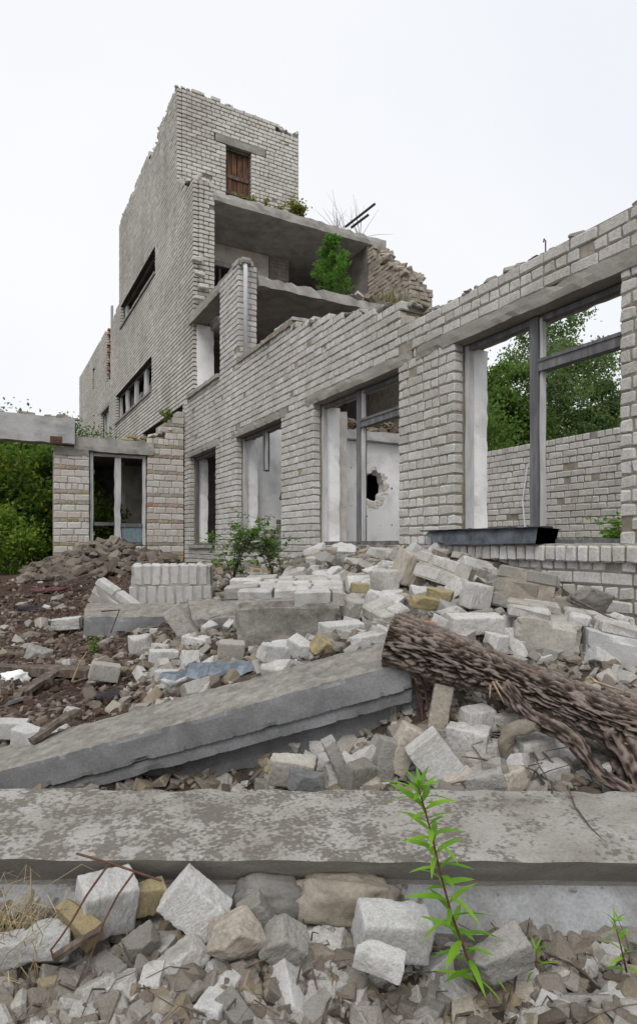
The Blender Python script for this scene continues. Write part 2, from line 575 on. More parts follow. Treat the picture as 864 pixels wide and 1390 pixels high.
def slabby(name, lo, hi, mat, parent, seg=0.12, rough=0.008, kind=None, edge=0.02):
    """a box of weathered concrete: subdivided, its arrises chipped"""
    lo, hi = np.array(lo, float), np.array(hi, float)
    size = hi - lo
    bm = bmesh.new()
    bmesh.ops.create_cube(bm, size=1.0)
    for ax in range(3):
        n = int(min(60, max(1, round(size[ax] / seg))))
        if n > 1:
            for i in range(1, n):
                pl = Vector((0, 0, 0))
                pl[ax] = -0.5 + i / n
                no = Vector((0, 0, 0))
                no[ax] = 1
                bmesh.ops.bisect_plane(bm, geom=bm.verts[:] + bm.edges[:] + bm.faces[:], plane_co=pl, plane_no=no)
    ctr = (lo + hi) / 2
    seed = rng.uniform(0, 50)
    for v_ in bm.verts:
        c0 = np.array(v_.co)
        p = c0 * size + ctr
        onb = np.abs(np.abs(c0) - 0.5) < 1e-4
        q = Vector(p * 4.0 + seed)
        d = np.array(mn.noise_vector(q)) * rough
        if onb.sum() >= 2:
            ch = max(0.0, mn.noise(Vector(p * 9 + seed)) + 0.15) * edge
            d = d - np.sign(c0) * onb * ch
        v_.co = Vector(p + d)
    bmesh.ops.recalc_face_normals(bm, faces=bm.faces)
    me = bpy.data.meshes.new(name)
    bm.to_mesh(me)
    bm.free()
    me.materials.append(mat)
    return link(name, me, parent, kind)


# ---------------------------------------------------------------- terrain heights
CP = []
for u in (-300, 0, 200, 432, 650, 864, 1100):
    hf = -1.13 if u < 300 else -1.19 if u < 500 else -1.225
    for D, h in ((1.0, hf - 0.08), (1.5, hf - 0.02), (1.82, hf)):
        CP.append((u, 740 - h / D * FOC, D))
CP += [(-250, 1150, 2.45), (0, 1126, 2.45), (100, 1126, 2.45), (300, 1125, 2.45), (450, 1098, 2.45), (600, 1078, 2.45), (750, 1076, 2.45), (900, 1074, 2.45),
       (0, 1085, 2.9), (300, 1085, 2.9), (480, 1035, 2.9), (600, 975, 2.9), (750, 985, 2.9), (860, 985, 2.9),
       (860, 905, 3.4), (750, 900, 3.4), (600, 880, 3.4), (450, 900, 3.4), (300, 945, 3.4), (100, 1000, 3.4), (0, 1010, 3.4), (-250, 1010, 3.4),
       (850, 880, 4.2), (700, 840, 4.2), (600, 835, 4.2), (450, 860, 4.2), (300, 900, 4.2), (100, 935, 4.2), (0, 930, 4.2),
       (740, 785, 4.85), (640, 793, 5.0), (550, 803, 5.0), (400, 835, 5.0), (250, 870, 5.0), (100, 890, 5.0), (0, 892, 5.0),
       (600, 752, 6.0), (500, 775, 6.0), (400, 802, 6.0), (250, 835, 6.0), (100, 860, 6.0), (0, 862, 6.0), (-250, 865, 6.0),
       (460, 748, 7.6), (400, 770, 7.5), (300, 800, 7.5), (150, 825, 7.5), (0, 832, 7.5),
       (350, 768, 9.5), (250, 785, 9.5), (100, 800, 9.5), (0, 800, 9.5),
       (270, 765, 12), (150, 770, 12), (60, 780, 12), (0, 783, 12), (-200, 785, 12), (100, 774, 15), (-200, 774, 15)]
pts = np.array([at(*c) for c in CP])
cx, cz = pts[:, :2], pts[:, 2]


def _phi(r2):
    return 0.5 * r2 * np.log(r2 + 1e-9)


_n = len(cx)
_K = _phi(((cx[:, None] - cx[None]) ** 2).sum(2)) + np.eye(_n) * 0.02
_P = np.hstack([np.ones((_n, 1)), cx])
_A = np.block([[_K, _P], [_P.T, np.zeros((3, 3))]])
_w = np.linalg.solve(_A, np.concatenate([cz, np.zeros(3)]))
HEAP = np.array(at(140, 745, 11.6))[:2]


def smooth(a, b, x):
    t = np.clip((x - a) / (b - a), 0, 1)
    return t * t * (3 - 2 * t)


def terrain0(X, Y):
    X, Y = np.asarray(X, float), np.asarray(Y, float)
    sh = X.shape
    x, y = X.ravel(), Y.ravel()
    h = np.empty_like(x)
    for i in range(0, len(x), 20000):
        sl_ = slice(i, i + 20000)
        r2 = (x[sl_, None] - cx[None, :, 0]) ** 2 + (y[sl_, None] - cx[None, :, 1]) ** 2
        h[sl_] = _phi(r2) @ _w[:_n] + _w[_n] + _w[_n + 1] * x[sl_] + _w[_n + 2] * y[sl_]
    d = x * Fv[0] + y * Fv[1]
    R = np.hypot(x, y)
    r = x * Rv[0] + y * Rv[1]
    base = np.where(d < 1, -1.4, -0.62)
    f = np.maximum(smooth(12.5, 16, R), smooth(-0.2, -2.5, d) * 0 + (1 - smooth(0.6, 1.2, d)))
    h = h * (1 - f) + base * f
    h = np.clip(h, -1.5, 0.05)
    ins = smooth(4.14, 4.26, x)
    h = h * (1 - ins) + (-0.34) * ins
    h = h + 0.38 * np.exp(-(((x - HEAP[0]) / 0.95) ** 2 + ((y - HEAP[1]) / 0.8) ** 2))
    return h.reshape(sh)


# grid in the camera's frame, fine near it
def axis(lo, hi, fine_lo, fine_hi, step, grow):
    a = list(np.arange(fine_lo, fine_hi, step))
    s = step
    while a[-1] < hi:
        s *= grow
        a.append(a[-1] + s)
    s = step
    while a[0] > lo:
        s *= grow
        a.insert(0, a[0] - s)
    return np.array(a)


gr = axis(-900, 900, -4.5, 3.4, 0.045, 1.09)
gd = axis(-200, 1500, 1.0, 6.5, 0.04, 1.03)
GR, GD = np.meshgrid(gr, gd)
GX = Fv[0] * GD + Rv[0] * GR
GY = Fv[1] * GD + Rv[1] * GR
GZ = terrain0(GX, GY)
nz = np.array([mn.fractal(Vector((x * 1.9, y * 1.9, 3.1)), 0.9, 2.1, 5) if abs(x) + abs(y) < 40 else 0 for x, y in zip(GX.ravel(), GY.ravel())]).reshape(GX.shape)
GZ = GZ + nz * 0.035
gv = np.stack([GX, GY, GZ], 2).reshape(-1, 3)
nr, nd = len(gr), len(gd)
ii = np.arange(nd - 1)[:, None] * nr + np.arange(nr - 1)[None]
gq = np.stack([ii, ii + 1, ii + 1 + nr, ii + nr], 2).reshape(-1, 4)


def H(X, Y):
    d = X * Fv[0] + Y * Fv[1]
    r = X * Rv[0] + Y * Rv[1]
    j = int(np.clip(np.searchsorted(gr, r) - 1, 0, nr - 2))
    i = int(np.clip(np.searchsorted(gd, d) - 1, 0, nd - 2))
    a = (r - gr[j]) / (gr[j + 1] - gr[j])
    b = (d - gd[i]) / (gd[i + 1] - gd[i])
    return (GZ[i, j] * (1 - a) + GZ[i, j + 1] * a) * (1 - b) + (GZ[i + 1, j] * (1 - a) + GZ[i + 1, j + 1] * a) * b


def hit(u, v, d0=1.3, d1=16):
    """where the sight line of a photo pixel meets the ground"""
    D = d0
    while D < d1:
        p = at(u, v, D)
        if p.z < H(p.x, p.y):
            return p, D
        D += 0.015
    return at(u, v, d1), d1


gb = MB()
gb.raw(gv, gq)
ground = gb.build('ground', SOIL, smooth=True, kind='structure')
# red-brown mulch of rotten roofing on the yard side
dd, rr = GD.ravel(), GR.ravel()
uu = 432 + FOC * rr / np.maximum(dd, 0.3)
earth = (1 - smooth(120, 210, uu)) * smooth(3.2, 4.0, dd) * (1 - smooth(10, 13, dd))
ea = ground.data.attributes.new('earth', 'FLOAT', 'POINT')
ea.data.foreach_set('value', np.clip(earth + 0.15, 0, 1).astype(np.float32))
for arr in ('tint',):
    pass


# ---------------------------------------------------------------- brick walls
def cut(iv, a, b):
    out = []
    for s0, s1 in iv:
        if b <= s0 or a >= s1:
            out.append((s0, s1))
        else:
            if a > s0:
                out.append((s0, a))
            if b < s1:
                out.append((b, s1))
    return out


def masonry(u0, u1, z0, z1, top=None, openings=(), course=0.1, joint=0.0105, headers=2, ragged=0.0, quoin=(0, 0), heights=None, damage=0.0, L=0.25):
    """lists bricks (u centre, z centre, length, height, row) and core strips of a wall"""
    B, K = [], []
    z = z0
    row = 0
    while z < z1 - 0.02:
        ch = heights[row % len(heights)] if heights else course
        zc = z + ch / 2
        a0 = u0 + (quoin[0] if row % 2 else 0)
        a1 = u1 - (quoin[1] if row % 2 else 0)
        iv = [(a0, a1)]
        for o in openings:
            if o[2] < zc < o[3]:
                iv = cut(iv, o[0], o[1])
        head = headers and row % headers == headers - 1
        ln = 0.12 if head else L
        for s0, s1 in iv:
            if s1 - s0 < 0.04:
                continue
            x = s0
            # alternate start so that the bond breaks joint
            first = (ln * 0.5 if row % 2 and not head else ln) + rng.uniform(-0.01, 0.01)
            k0 = None
            while x < s1 - 0.015:
                w = min(first, s1 - x)
                if s1 - (x + w) < 0.06:
                    w = s1 - x
                uc = x + w / 2
                t = top(uc) if top else 1e9
                ok = zc + (rng.uniform(-ragged, ragged) if ragged else 0) < t
                if ok and not (damage and rng.random() < damage):
                    B.append((uc, zc, w - joint, ch - joint, row))
                if ok:
                    K.append((x, x + w, z, z + ch))
                x += w
                first = ln + rng.uniform(-0.006, 0.006)
        z += ch
        row += 1
    # merge core strips of a row
    M = []
    for s0, s1, a, b in K:
        if M and abs(M[-1][1] - s0) < 1e-3 and abs(M[-1][2] - a) < 1e-6:
            M[-1] = (M[-1][0], s1, a, b)
        else:
            M.append((s0, s1, a, b))
    return B, M


def axes_of(face):
    """face '-X': wall seen from -X, u runs along Y. face '-Y': wall seen from -Y, u runs along X"""
    if face == '-X':
        return np.array([[0, 1, 0], [1, 0, 0], [0, 0, 1]], float)
    return np.array([[1, 0, 0], [0, 1, 0], [0, 0, 1]], float)


def place_uv(face, plane, u, n, z):
    return (plane + n, u, z) if face == '-X' else (u, plane + n, z)


BRICK_MESH = {}


def brick_mesh(kind, i, mat):
    key = (kind, i, mat.name)
    if key not in BRICK_MESH:
        b = MB()
        h = np.array([[0.5 * (0.238 if kind == 's' else 0.108), 0.0575, 0.044]])
        b.bricks([[0, 0, 0]], h, np.eye(3), [0.0], 0.008, 0.0035)
        BRICK_MESH[key] = b.mesh('brick', mat)
    return BRICK_MESH[key]


def lay(parent, face, plane, B, mat, single=0, dep=0.115, stuffname='brickwork', jit=0.004, tintfn=None, chamf=0.007, matfn=None, spall=0.02):
    """builds the bricks: the `single` largest in view as objects, the rest joined"""
    A = axes_of(face)
    info = []
    for (u, z, w, h, row) in B:
        off = rng.uniform(-jit, jit) + (rng.uniform(.012, .035) if rng.random() < spall else 0)
        c = place_uv(face, plane, u, dep / 2 + off, z)
        d = max(0.5, depth(c))
        info.append((w * h / d ** 2, c, w, h, row))
    order = sorted(range(len(info)), key=lambda i: -info[i][0])
    # only what stands in the frame counts as shown
    def inview(c):
        d = depth(c)
        r = c[0] * Rv[0] + c[1] * Rv[1]
        u = 432 + FOC * r / d
        return -5 < u < 869 and c[2] > H(c[0] - 0.1, c[1]) - 0.02
    pick = set([i for i in order if inview(info[i][1])][:single]) if single else set()
    rest = {}
    for i, (sc, c, w, h, row) in enumerate(info):
        mt = matfn(row, c) if matfn else mat
        if i in pick:
            kind = 's' if w > 0.16 else 'h'
            o = bpy.data.objects.new('brick', brick_mesh(kind, rng.integers(0, 9), mt))
            COL.objects.link(o)
            o.parent = parent
            o.matrix_parent_inverse = world_of(parent).inverted()
            o.location = c
            bw = 0.238 if kind == 's' else 0.108
            o.scale = (w / bw, dep / 0.115, h / 0.088)
            o.rotation_euler = (rng.uniform(-.012, .012), rng.uniform(-.012, .012), (math.pi / 2 if face == '-X' else 0) + rng.uniform(-.01, .01))
        else:
            rest.setdefault(mt.name, (mt, []))[1].append((c, (w / 2, dep / 2, h / 2)))
    for mt, lst in rest.values():
        b = MB()
        n = len(lst)
        b.bricks([x[0] for x in lst], [x[1] for x in lst], A, rng.random(n), chamf, 0.003)
        b.build(stuffname, mt, parent, kind='stuff')


def core(parent, face, plane, K, n0, n1, mat, name='mortar_core', inset=0.012):
    b = MB()
    for (s0, s1, a, bb) in K:
        j = rng.uniform(0, 0.004)
        lo = place_uv(face, plane, s0 + inset, n0 + j, a - 0.0005)
        hi = place_uv(face, plane, s1 - inset, n1 - j, bb + 0.0005)
        b.box(lo, hi)
    return b.build(name, mat, parent, kind='stuff')


# ================================================================ THE LONG FACADE WALL
FX = 4.0
WIN = [(2.79, 4.54), (5.46, 7.44), (8.50, 10.41), (11.55, 13.28)]
facade = thing('brick_wall', 'long ruined white brick facade wall with four empty window openings', 'brick wall', (FX, 7, -0.5))


def fac_top(y):
    n = mn.noise(Vector((y * 2.3, 1.7, 0))) * 0.07
    if y < 5.36:
        return 2.405 + n * 0.5
    if y < 8.15:
        return 2.67 + (y - 5.36) / 2.79 * 0.6 + n
    return 3.28


ops = [(a, b, 0.0, 1.96) for a, b in WIN] + [(a - 0.26, b + (0.62 if i == 0 else 0.26), 1.96, 2.10) for i, (a, b) in enumerate(WIN)]
ops += [(-9, 4.92, -0.13, 0.0)]
B, K = masonry(1.7, 13.72, -1.3, 3.4, fac_top, ops, headers=2, ragged=0.03)
core(facade, '-X', FX, K, 0.010, 0.40, MORTAR)
lay(facade, '-X', FX, B, BR_FAC, single=285)
B, K = masonry(10.30, 11.30, 3.3, 5.05, None, (), headers=2, quoin=(0.0, 0))
core(facade, '-X', FX, K, 0.013, 0.35, MORTAR)
lay(facade, '-X', FX, B, BR_FAC, stuffname='pier_brickwork')
# soldier course of the sill under the first window
for i in range(31):
    y = 4.87 - i * 0.1
    if y < 1.75:
        break
    b = MB()
    b.bricks([[0, 0, 0]], [[0.044, 0.09, 0.062]], axes_of('-X'), [0], 0.008, 0.003)
    o = b.build('sill_brick', BR_FAC, facade, loc=(FX + 0.04 + rng.uniform(-.006, .006), y, -0.066))
    o.rotation_euler = (rng.uniform(-.03, .03), rng.uniform(-.02, .02), 0)
slabby('sill_mortar', (FX - 0.03, 1.7, -0.02), (FX + 0.40, 4.93, 0.012), MORT_LT, facade, 0.06, 0.01)
for a, b in ((4.5, 5.5),):
    pass
# concrete lintels, a course proud of the window heads
for i, (a, b) in enumerate(WIN):
    slabby('lintel', (FX - 0.012, a - 0.24, 1.962), (FX + 0.39, b + (0.60 if i == 0 else 0.24), 2.098), CONC_LINT, facade, 0.09, 0.006, edge=0.025)
# sills of the other windows
for a, b in WIN[1:]:
    slabby('window_sill', (FX - 0.05, a + 0.01, -0.06), (FX + 0.35, b - 0.01, -0.005), CONC if b > 11 else WOOD_G, facade, 0.08, 0.006)
# upper storey sills
slabby('upper_sill', (FX - 0.05, 11.3, 3.28), (FX + 0.4, 13.4, 3.37), CONC_LINT, facade, 0.1, 0.012)
slabby('upper_sill', (FX - 0.03, 8.15, 3.28), (FX + 0.4, 10.33, 3.36), MORTAR, facade, 0.08, 0.015)
slabby('upper_sill', (FX + 0.0, 8.1, 3.36), (FX + 0.38, 8.75, 3.42), CONC_LT, facade, 0.08, 0.01)
# front face of the upper pier (towards the camera)
B, K = masonry(FX + 0.12, FX + 0.37, 3.4, 5.05, None, (), headers=2)
lay(facade, '-Y', 10.303, B, BR_FAC, stuffname='pier_brickwork', dep=0.10)
slabby('pier_cap', (FX - 0.01, 10.28, 5.09), (FX + 0.3, 10.6, 5.2), CONC, facade, 0.06, 0.012)
b = MB()
b.tube([(FX + 0.10, 10.20, 3.42), (FX + 0.10, 10.20, 4.98), (FX + 0.09, 10.21, 5.10)], 0.042, seg=10)
b.build('drain_pipe', PIPE_W, facade, smooth=True)
slabby('pipe_head', (FX + 0.02, 10.14, 5.06), (FX + 0.2, 10.28, 5.17), CONC, facade, 0.05, 0.006)
# upper storey lintel spanning to the tower
slabby('upper_lintel', (FX + 0.01, 10.62, 4.96), (FX + 0.38, 13.42, 5.17), CONC_LINT, facade, 0.1, 0.008)


def win_frame(parent, y0, y1, z0, z1, posts, transoms, x=FX + 0.13, mat_out=WOOD_W, head=True, left=True, right=True):
    w = thing_part('window_frame', parent)
    t = 0.055

    def bar(n, lo, hi, m):
        return slabby(n, lo, hi, m, w, 0.25, 0.004, edge=0.006)
    if left:
        bar('frame_side', (x, y1 - t, z0), (x + 0.07, y1 - 0.004, z1 - 0.004), mat_out)
    if right:
        bar('frame_side', (x, y0 + 0.004, z0), (x + 0.07, y0 + t, z1 - 0.004), mat_out)
    if head:
        bar('frame_head', (x + 0.003, y0 + t + 0.002, z1 - t), (x + 0.068, y1 - t - 0.002, z1 - 0.006), WOOD_G)
    bar('frame_bottom', (x + 0.003, y0 + t + 0.002, z0), (x + 0.068, y1 - t - 0.002, z0 + 0.05), WOOD_G)
    for (py, pz0, pz1, wd) in posts:
        bar('mullion', (x - 0.015, py - wd / 2, pz0), (x + 0.085, py + wd / 2, pz1), WOOD_G)
        bar('mullion_strip', (x + 0.0, py - wd / 2 - 0.032, pz0 + 0.02), (x + 0.05, py - wd / 2 - 0.003, pz1 - 0.02), WOOD_W)
    for (ty0, ty1, tz) in transoms:
        bar('transom', (x - 0.02, ty0, tz - 0.045), (x + 0.08, ty1, tz + 0.045), WOOD_G)
        bar('transom_strip', (x - 0.03, ty0 + 0.005, tz + 0.03), (x - 0.021, ty1 - 0.005, tz + 0.06), WOOD_G)
    return w


def thing_part(name, parent):
    o = bpy.data.objects.new(name, None)
    o.empty_display_size = 0.1
    COL.objects.link(o)
    o.parent = parent
    o.matrix_parent_inverse = world_of(parent).inverted()
    return o


win_frame(facade, 2.79, 4.54, 0.0, 1.955, [(3.67, 0.02, 1.95, 0.09)], [(2.80, 3.62, 1.52)])
win_frame(facade, 5.46, 7.44, 0.0, 1.955, [(6.46, 0.03, 1.95, 0.09)], [(5.47, 6.41, 1.52)])
win_frame(facade, 8.50, 10.41, 0.0, 1.955, [(9.43, 1.25, 1.95, 0.06)], [], right=False)
win_frame(facade, 11.55, 13.28, 0.0, 1.955, [], [], mat_out=WOOD_G)
# casement rags still hanging: one in the third opening, one in the fourth
b = MB()
b.tube([(FX + 0.2, 8.95, 0.75), (FX + 0.2, 8.53, 1.33)], 0.02, seg=4)
b.tube([(FX + 0.2, 8.95, 0.75), (FX + 0.2, 8.53, 0.70)], 0.02, seg=4)
b.build('broken_casement', WOOD_D, facade)
b = MB()
b.tube([(FX + 0.2, 12.1, 1.45), (FX + 0.2, 11.6, 1.9)], 0.022, seg=4)
b.build('broken_casement', WOOD_W, facade)
# plastered inner reveals
for i, (a, bb) in enumerate(WIN):
    zt = 1.95
    slabby('plaster_reveal', (FX + 0.205, bb - 0.012, 0.0), (FX + 0.425, bb + 0.02, zt), PLASTER, facade, 0.1, 0.004)
    slabby('plaster_reveal', (FX + 0.205, a - 0.02, 0.0), (FX + 0.425, a + 0.012, zt), PLAST_OLD, facade, 0.1, 0.004)
# rebar hook on the wall top
b = MB()
p = at(740, 331, 4.0 / (.481 + .8765 * (740 - 432) / FOC) + 0.05)
b.tube([p + Vector((0, 0, -.12)), p + Vector((0, 0, .03)), p + Vector((0, .015, .05)), p + Vector((0.01, .03, .03))], 0.006, seg=5)
b.build('rebar_hook', RUST, facade)

# ================================================================ THE TOWER
TX = 4.06
tower = thing('ruined_tower', 'tall ruined white brick tower with collapsed floors and a rooftop room', 'tower', (6, 16, -0.6))


def tow_top(y):
    n = mn.noise(Vector((y * 1.7, 9.1, 0))) * 0.10
    if y < 13.75:
        return 8.22 + n
    if y < 14.5:
        return 8.3 + (y - 13.75) * 0.9 + n
    if y < 21.8:
        return 11.16 + n - (0.25 if 16.5 < y < 17.3 else 0)
    return 8.28 + (0.15 if y < 22.3 else 0) + n * 0.4


T_OPS = [(13.0, 13.72, -2, 3.32), (16.7, 21.5, 7.48, 8.2), (17.1, 22.4, 4.35, 5.3), (23.8, 25.6, 1.8, 5.25), (14.05, 18.2, 0.4, 3.32),
         (23.3, 24.3, 6.2, 9.0), (27.2, 27.75, 6.7, 7.6)]
for y0_, y1_, za, zb, qn in ((13.2, 14.502, -0.8, 9.2, (0, 0)), (14.502, 21.8, -0.8, 11.5, (0.0, 0)), (21.8, 32, -0.8, 8.6, (0, 0))):
    B, K = masonry(y0_, y1_, za, zb, tow_top, T_OPS, headers=6, ragged=0.05, joint=0.026, quoin=qn)
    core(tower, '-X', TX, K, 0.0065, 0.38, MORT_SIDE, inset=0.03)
    lay(tower, '-X', TX, B, BR_SIDE, spall=0, stuffname='side_brickwork', chamf=0.003, jit=0.003)
# end of that wall towards the camera: brick above, plaster on the storey below
B, K = masonry(TX + 0.12, TX + 0.5, 5.2, 8.25, lambda x: 8.25 - (x - TX) * 0.1, (), headers=3, ragged=0.05, joint=0.016)
lay(tower, '-Y', 13.19, B, BR_TOW, stuffname='end_brickwork')
box_part('wall_end', (TX + 0.39, 13.215, 3.35), (TX + 0.49, 14.4, 8.15), MORT_TW, tower)
slabby('plaster_jamb', (TX + 0.08, 13.165, 3.37), (TX + 0.47, 13.22, 4.94), PLASTER, tower, 0.12, 0.004)
# rooftop room, front wall with the door
DOOR = (5.31, 5.99, 8.0, 10.10)
B, K = masonry(TX + 0.118, 7.36, 7.9, 11.3, lambda x: 11.18 + mn.noise(Vector((x * 2.2, 4, 0))) * 0.09 - (0.2 if 6.75 < x < 7.2 else 0) - (0.08 if x > 5.2 else 0), [DOOR, (5.0, 6.4, 10.1, 10.3)], headers=6, ragged=0.05, joint=0.016)
core(tower, '-Y', 14.5, K, 0.016, 0.38, MORT_TW)
lay(tower, '-Y', 14.5, B, BR_TOW, stuffname='front_brickwork')
slabby('door_lintel', (5.02, 14.488, 10.103), (6.38, 14.86, 10.297), CONC_LINT, tower, 0.1, 0.006)
dr = thing_part('door', tower)
for i in range(4):
    w = 0.62 / 4
    x0 = 5.345 + i * w
    slabby('plank', (x0 + 0.004, 14.64 + 0.004 * (i % 2), 8.06), (x0 + w - 0.004, 14.67, 10.03), WOOD_R, dr, 0.3, 0.004)
for z in (8.95, 9.35):
    slabby('door_rail', (5.35, 14.615, z), (5.95, 14.639, z + 0.09), WOOD_D, dr, 0.3, 0.003)
slabby('door_post', (5.312, 14.58, 8.05), (5.345, 14.68, 10.09), WOOD_D, dr, 0.3, 0.003)
slabby('door_post', (5.957, 14.58, 8.05), (5.988, 14.68, 10.09), WOOD_D, dr, 0.3, 0.003)
slabby('door_head', (5.346, 14.58, 10.035), (5.956, 14.68, 10.09), WOOD_D, dr, 0.3, 0.003)
# other walls of the rooftop room and main block, floors
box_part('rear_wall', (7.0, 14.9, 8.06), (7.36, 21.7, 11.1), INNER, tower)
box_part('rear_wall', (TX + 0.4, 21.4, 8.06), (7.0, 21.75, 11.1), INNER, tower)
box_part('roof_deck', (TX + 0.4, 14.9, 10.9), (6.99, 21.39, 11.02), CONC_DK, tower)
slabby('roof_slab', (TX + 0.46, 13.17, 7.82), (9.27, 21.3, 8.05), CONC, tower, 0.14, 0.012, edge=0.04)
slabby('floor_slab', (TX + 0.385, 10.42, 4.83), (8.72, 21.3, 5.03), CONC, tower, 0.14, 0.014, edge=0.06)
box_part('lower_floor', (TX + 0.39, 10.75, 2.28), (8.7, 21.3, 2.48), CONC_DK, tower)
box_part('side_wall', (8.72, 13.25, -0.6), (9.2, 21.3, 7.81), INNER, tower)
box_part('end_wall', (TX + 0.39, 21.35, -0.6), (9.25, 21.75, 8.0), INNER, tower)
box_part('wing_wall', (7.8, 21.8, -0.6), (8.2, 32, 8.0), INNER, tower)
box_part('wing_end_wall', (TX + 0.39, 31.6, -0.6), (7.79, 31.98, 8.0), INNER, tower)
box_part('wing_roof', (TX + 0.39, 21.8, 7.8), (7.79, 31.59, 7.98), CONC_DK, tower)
# storey three: back partition with a window, brick jamb, dark doorway
PY = 15.0
box_part('partition_wall', (TX + 0.45, PY, 7.36), (6.7, PY + 0.25, 7.81), PLAST_OLD, tower)
box_part('partition_wall', (5.95, PY + 0.002, 5.04), (6.7, PY + 0.248, 7.358), PLAST_OLD, tower)
box_part('partition_wall', (TX + 0.45, PY + 0.002, 5.04), (5.948, PY + 0.248, 5.9), PLAST_OLD, tower)
B, K = masonry(6.72, 7.3, 5.04, 7.8, None, (), headers=2)
lay(tower, '-Y', PY - 0.02, B, BR_TAN, stuffname='jamb_brickwork')
core(tower, '-Y', PY - 0.02, K, 0.01, 0.3, MORTAR)
wf = thing_part('inner_window', tower)
slabby('frame_head', (TX + 0.47, PY - 0.06, 7.22), (5.96, PY - 0.005, 7.35), WOOD_W, wf, 0.2, 0.004)
slabby('frame_side', (5.86, PY - 0.05, 5.9), (5.945, PY + 0.1, 7.21), WOOD_W, wf, 0.2, 0.004)
slabby('frame_mullion', (5.3, PY + 0.02, 5.9), (5.36, PY + 0.09, 7.21), WOOD_G, wf, 0.2, 0.004)
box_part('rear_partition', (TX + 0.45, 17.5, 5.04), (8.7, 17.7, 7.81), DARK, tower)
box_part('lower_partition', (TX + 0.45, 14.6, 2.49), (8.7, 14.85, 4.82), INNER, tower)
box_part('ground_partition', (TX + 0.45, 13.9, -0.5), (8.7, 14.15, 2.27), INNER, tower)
# broken right-hand wall stump of storey three
def stump_top(y):
    return 6.25 + max(0, (y - 11.55)) * 0.95 + mn.noise(Vector((y * 3, 2, 5))) * 0.22


b_ = []
B, K = masonry(11.4, 13.2, 4.2, 7.9, stump_top, (), headers=2, ragged=0.12)
lay(tower, '-X', 8.70, B, BR_TAN, stuffname='stump_brickwork', jit=0.02)
core(tower, '-X', 8.70, K, 0.01, 0.50, MORTAR)
B, K = masonry(8.72, 9.36, 2.5, 6.5, lambda x: 6.42 + mn.noise(Vector((x * 5, 7, 1))) * 0.25 - (x - 8.72) * 0.55, (), headers=2, ragged=0.12)
lay(tower, '-Y', 11.38, B, BR_TAN, stuffname='stump_brickwork', jit=0.025)
slabby('broken_lintel', (8.62, 11.5, 5.75), (8.9, 13.0, 6.02), CONC, tower, 0.1, 0.02)
box_part('stump_core', (8.74, 11.42, 2.4), (9.3, 13.2, 4.2), MORTAR, tower)
# window strips of the side wall
def strip_window(y0, y1, z0, z1, posts, sill=True):
    w = thing_part('strip_window', tower)
    x = TX + 0.14
    slabby('frame_head', (x, y0 + .01, z1 - 0.06), (x + 0.07, y1 - .01, z1 - 0.005), WOOD_G, w, 0.4, 0.003)
    slabby('frame_bottom', (x, y0 + .01, z0 + 0.002), (x + 0.07, y1 - .01, z0 + 0.06), WOOD_G, w, 0.4, 0.003)
    for py in posts:
        slabby('mullion', (x - 0.01, py - 0.06, z0 + 0.062), (x + 0.08, py + 0.06, z1 - 0.062), WOOD_W, w, 0.3, 0.004)
    if sill:
        slabby('sill', (TX - 0.05, y0 - 0.05, z0 - 0.075), (TX + 0.3, y1 + 0.05, z0 - 0.003), CONC_LINT, w, 0.2, 0.008)
    return w


strip_window(17.1, 22.4, 4.35, 5.3, [17.2, 18.35, 18.55, 19.7, 19.9, 21.1, 21.3, 22.3])
strip_window(16.7, 21.5, 7.48, 8.2, [21.2, 21.4])
strip_window(23.8, 25.6, 1.8, 5.25, [23.9, 24.7, 24.9, 25.5], False)
slabby('side_lintel', (TX - 0.01, 23.6, 5.26), (TX + 0.3, 26.4, 5.42), CONC_LINT, tower, 0.2, 0.006)
# ragged break in the wing wall: torn red bricks and a hanging strip
b = MB()
cs, hsz = [], []
for i in range(26):
    z = 6.15 + i * 0.085
    for yy in (23.3, 24.3):
        if rng.random() < 0.75:
            cs.append((TX + 0.16 + rng.uniform(-.05, .05), yy + rng.uniform(-.1, .1), z))
            hsz.append((0.10, 0.1, 0.034))
b.bricks(cs, hsz, axes_of('-X'), rng.random(len(cs)), 0.01, 0.01)
b.build('torn_brick', BR_RED, tower, kind='stuff')
slabby('hanging_strip', (TX + 0.02, 23.38, 5.9), (TX + 0.1, 23.55, 8.9), WOOD_W, tower, 0.3, 0.01)
box_part('wing_partition', (5.2, 22.0, 5.3), (5.3, 28.5, 7.79), INNER, tower)
# two bricks torn at the wall end
b = MB()
b.bricks([(TX + 0.05, 13.1, 6.35), (TX + 0.1, 13.06, 6.02), (TX + 0.2, 13.1, 5.78), (TX + 0.1, 13.1, 5.5)], [(0.12, 0.06, 0.05)] * 4, np.eye(3), [0.1, 0.4, 0.7, 0.2], 0.014, 0.012)
b.build('torn_end_brick', BR_TOW, tower, kind='stuff')

# iron bars pushed out over the roof slab
for i, (a, c) in enumerate((((468, 308, 13.3), (509, 276, 13.0)), ((476, 309, 13.3), (500, 291, 13.1)))):
    b = MB()
    b.tube([at(*a), at(*c)], 0.028, seg=6)
    o = b.build('steel_bar', BAR)
    tag(o, ('longer' if i == 0 else 'shorter') + ' of two rusty steel bars slanting out above the roof slab', 'bar', 'bars on the roof slab')

# ================================================================ THE SHORT WALL WITH THE WINDOW
SY = 13.66
short = thing('end_wall', 'low brick cross wall with a grey framed window between two piers', 'brick wall', (2.6, SY, -0.5))
hts = [0.145, 0.145, 0.075, 0.145, 0.145, 0.075, 0.15, 0.075, 0.145]


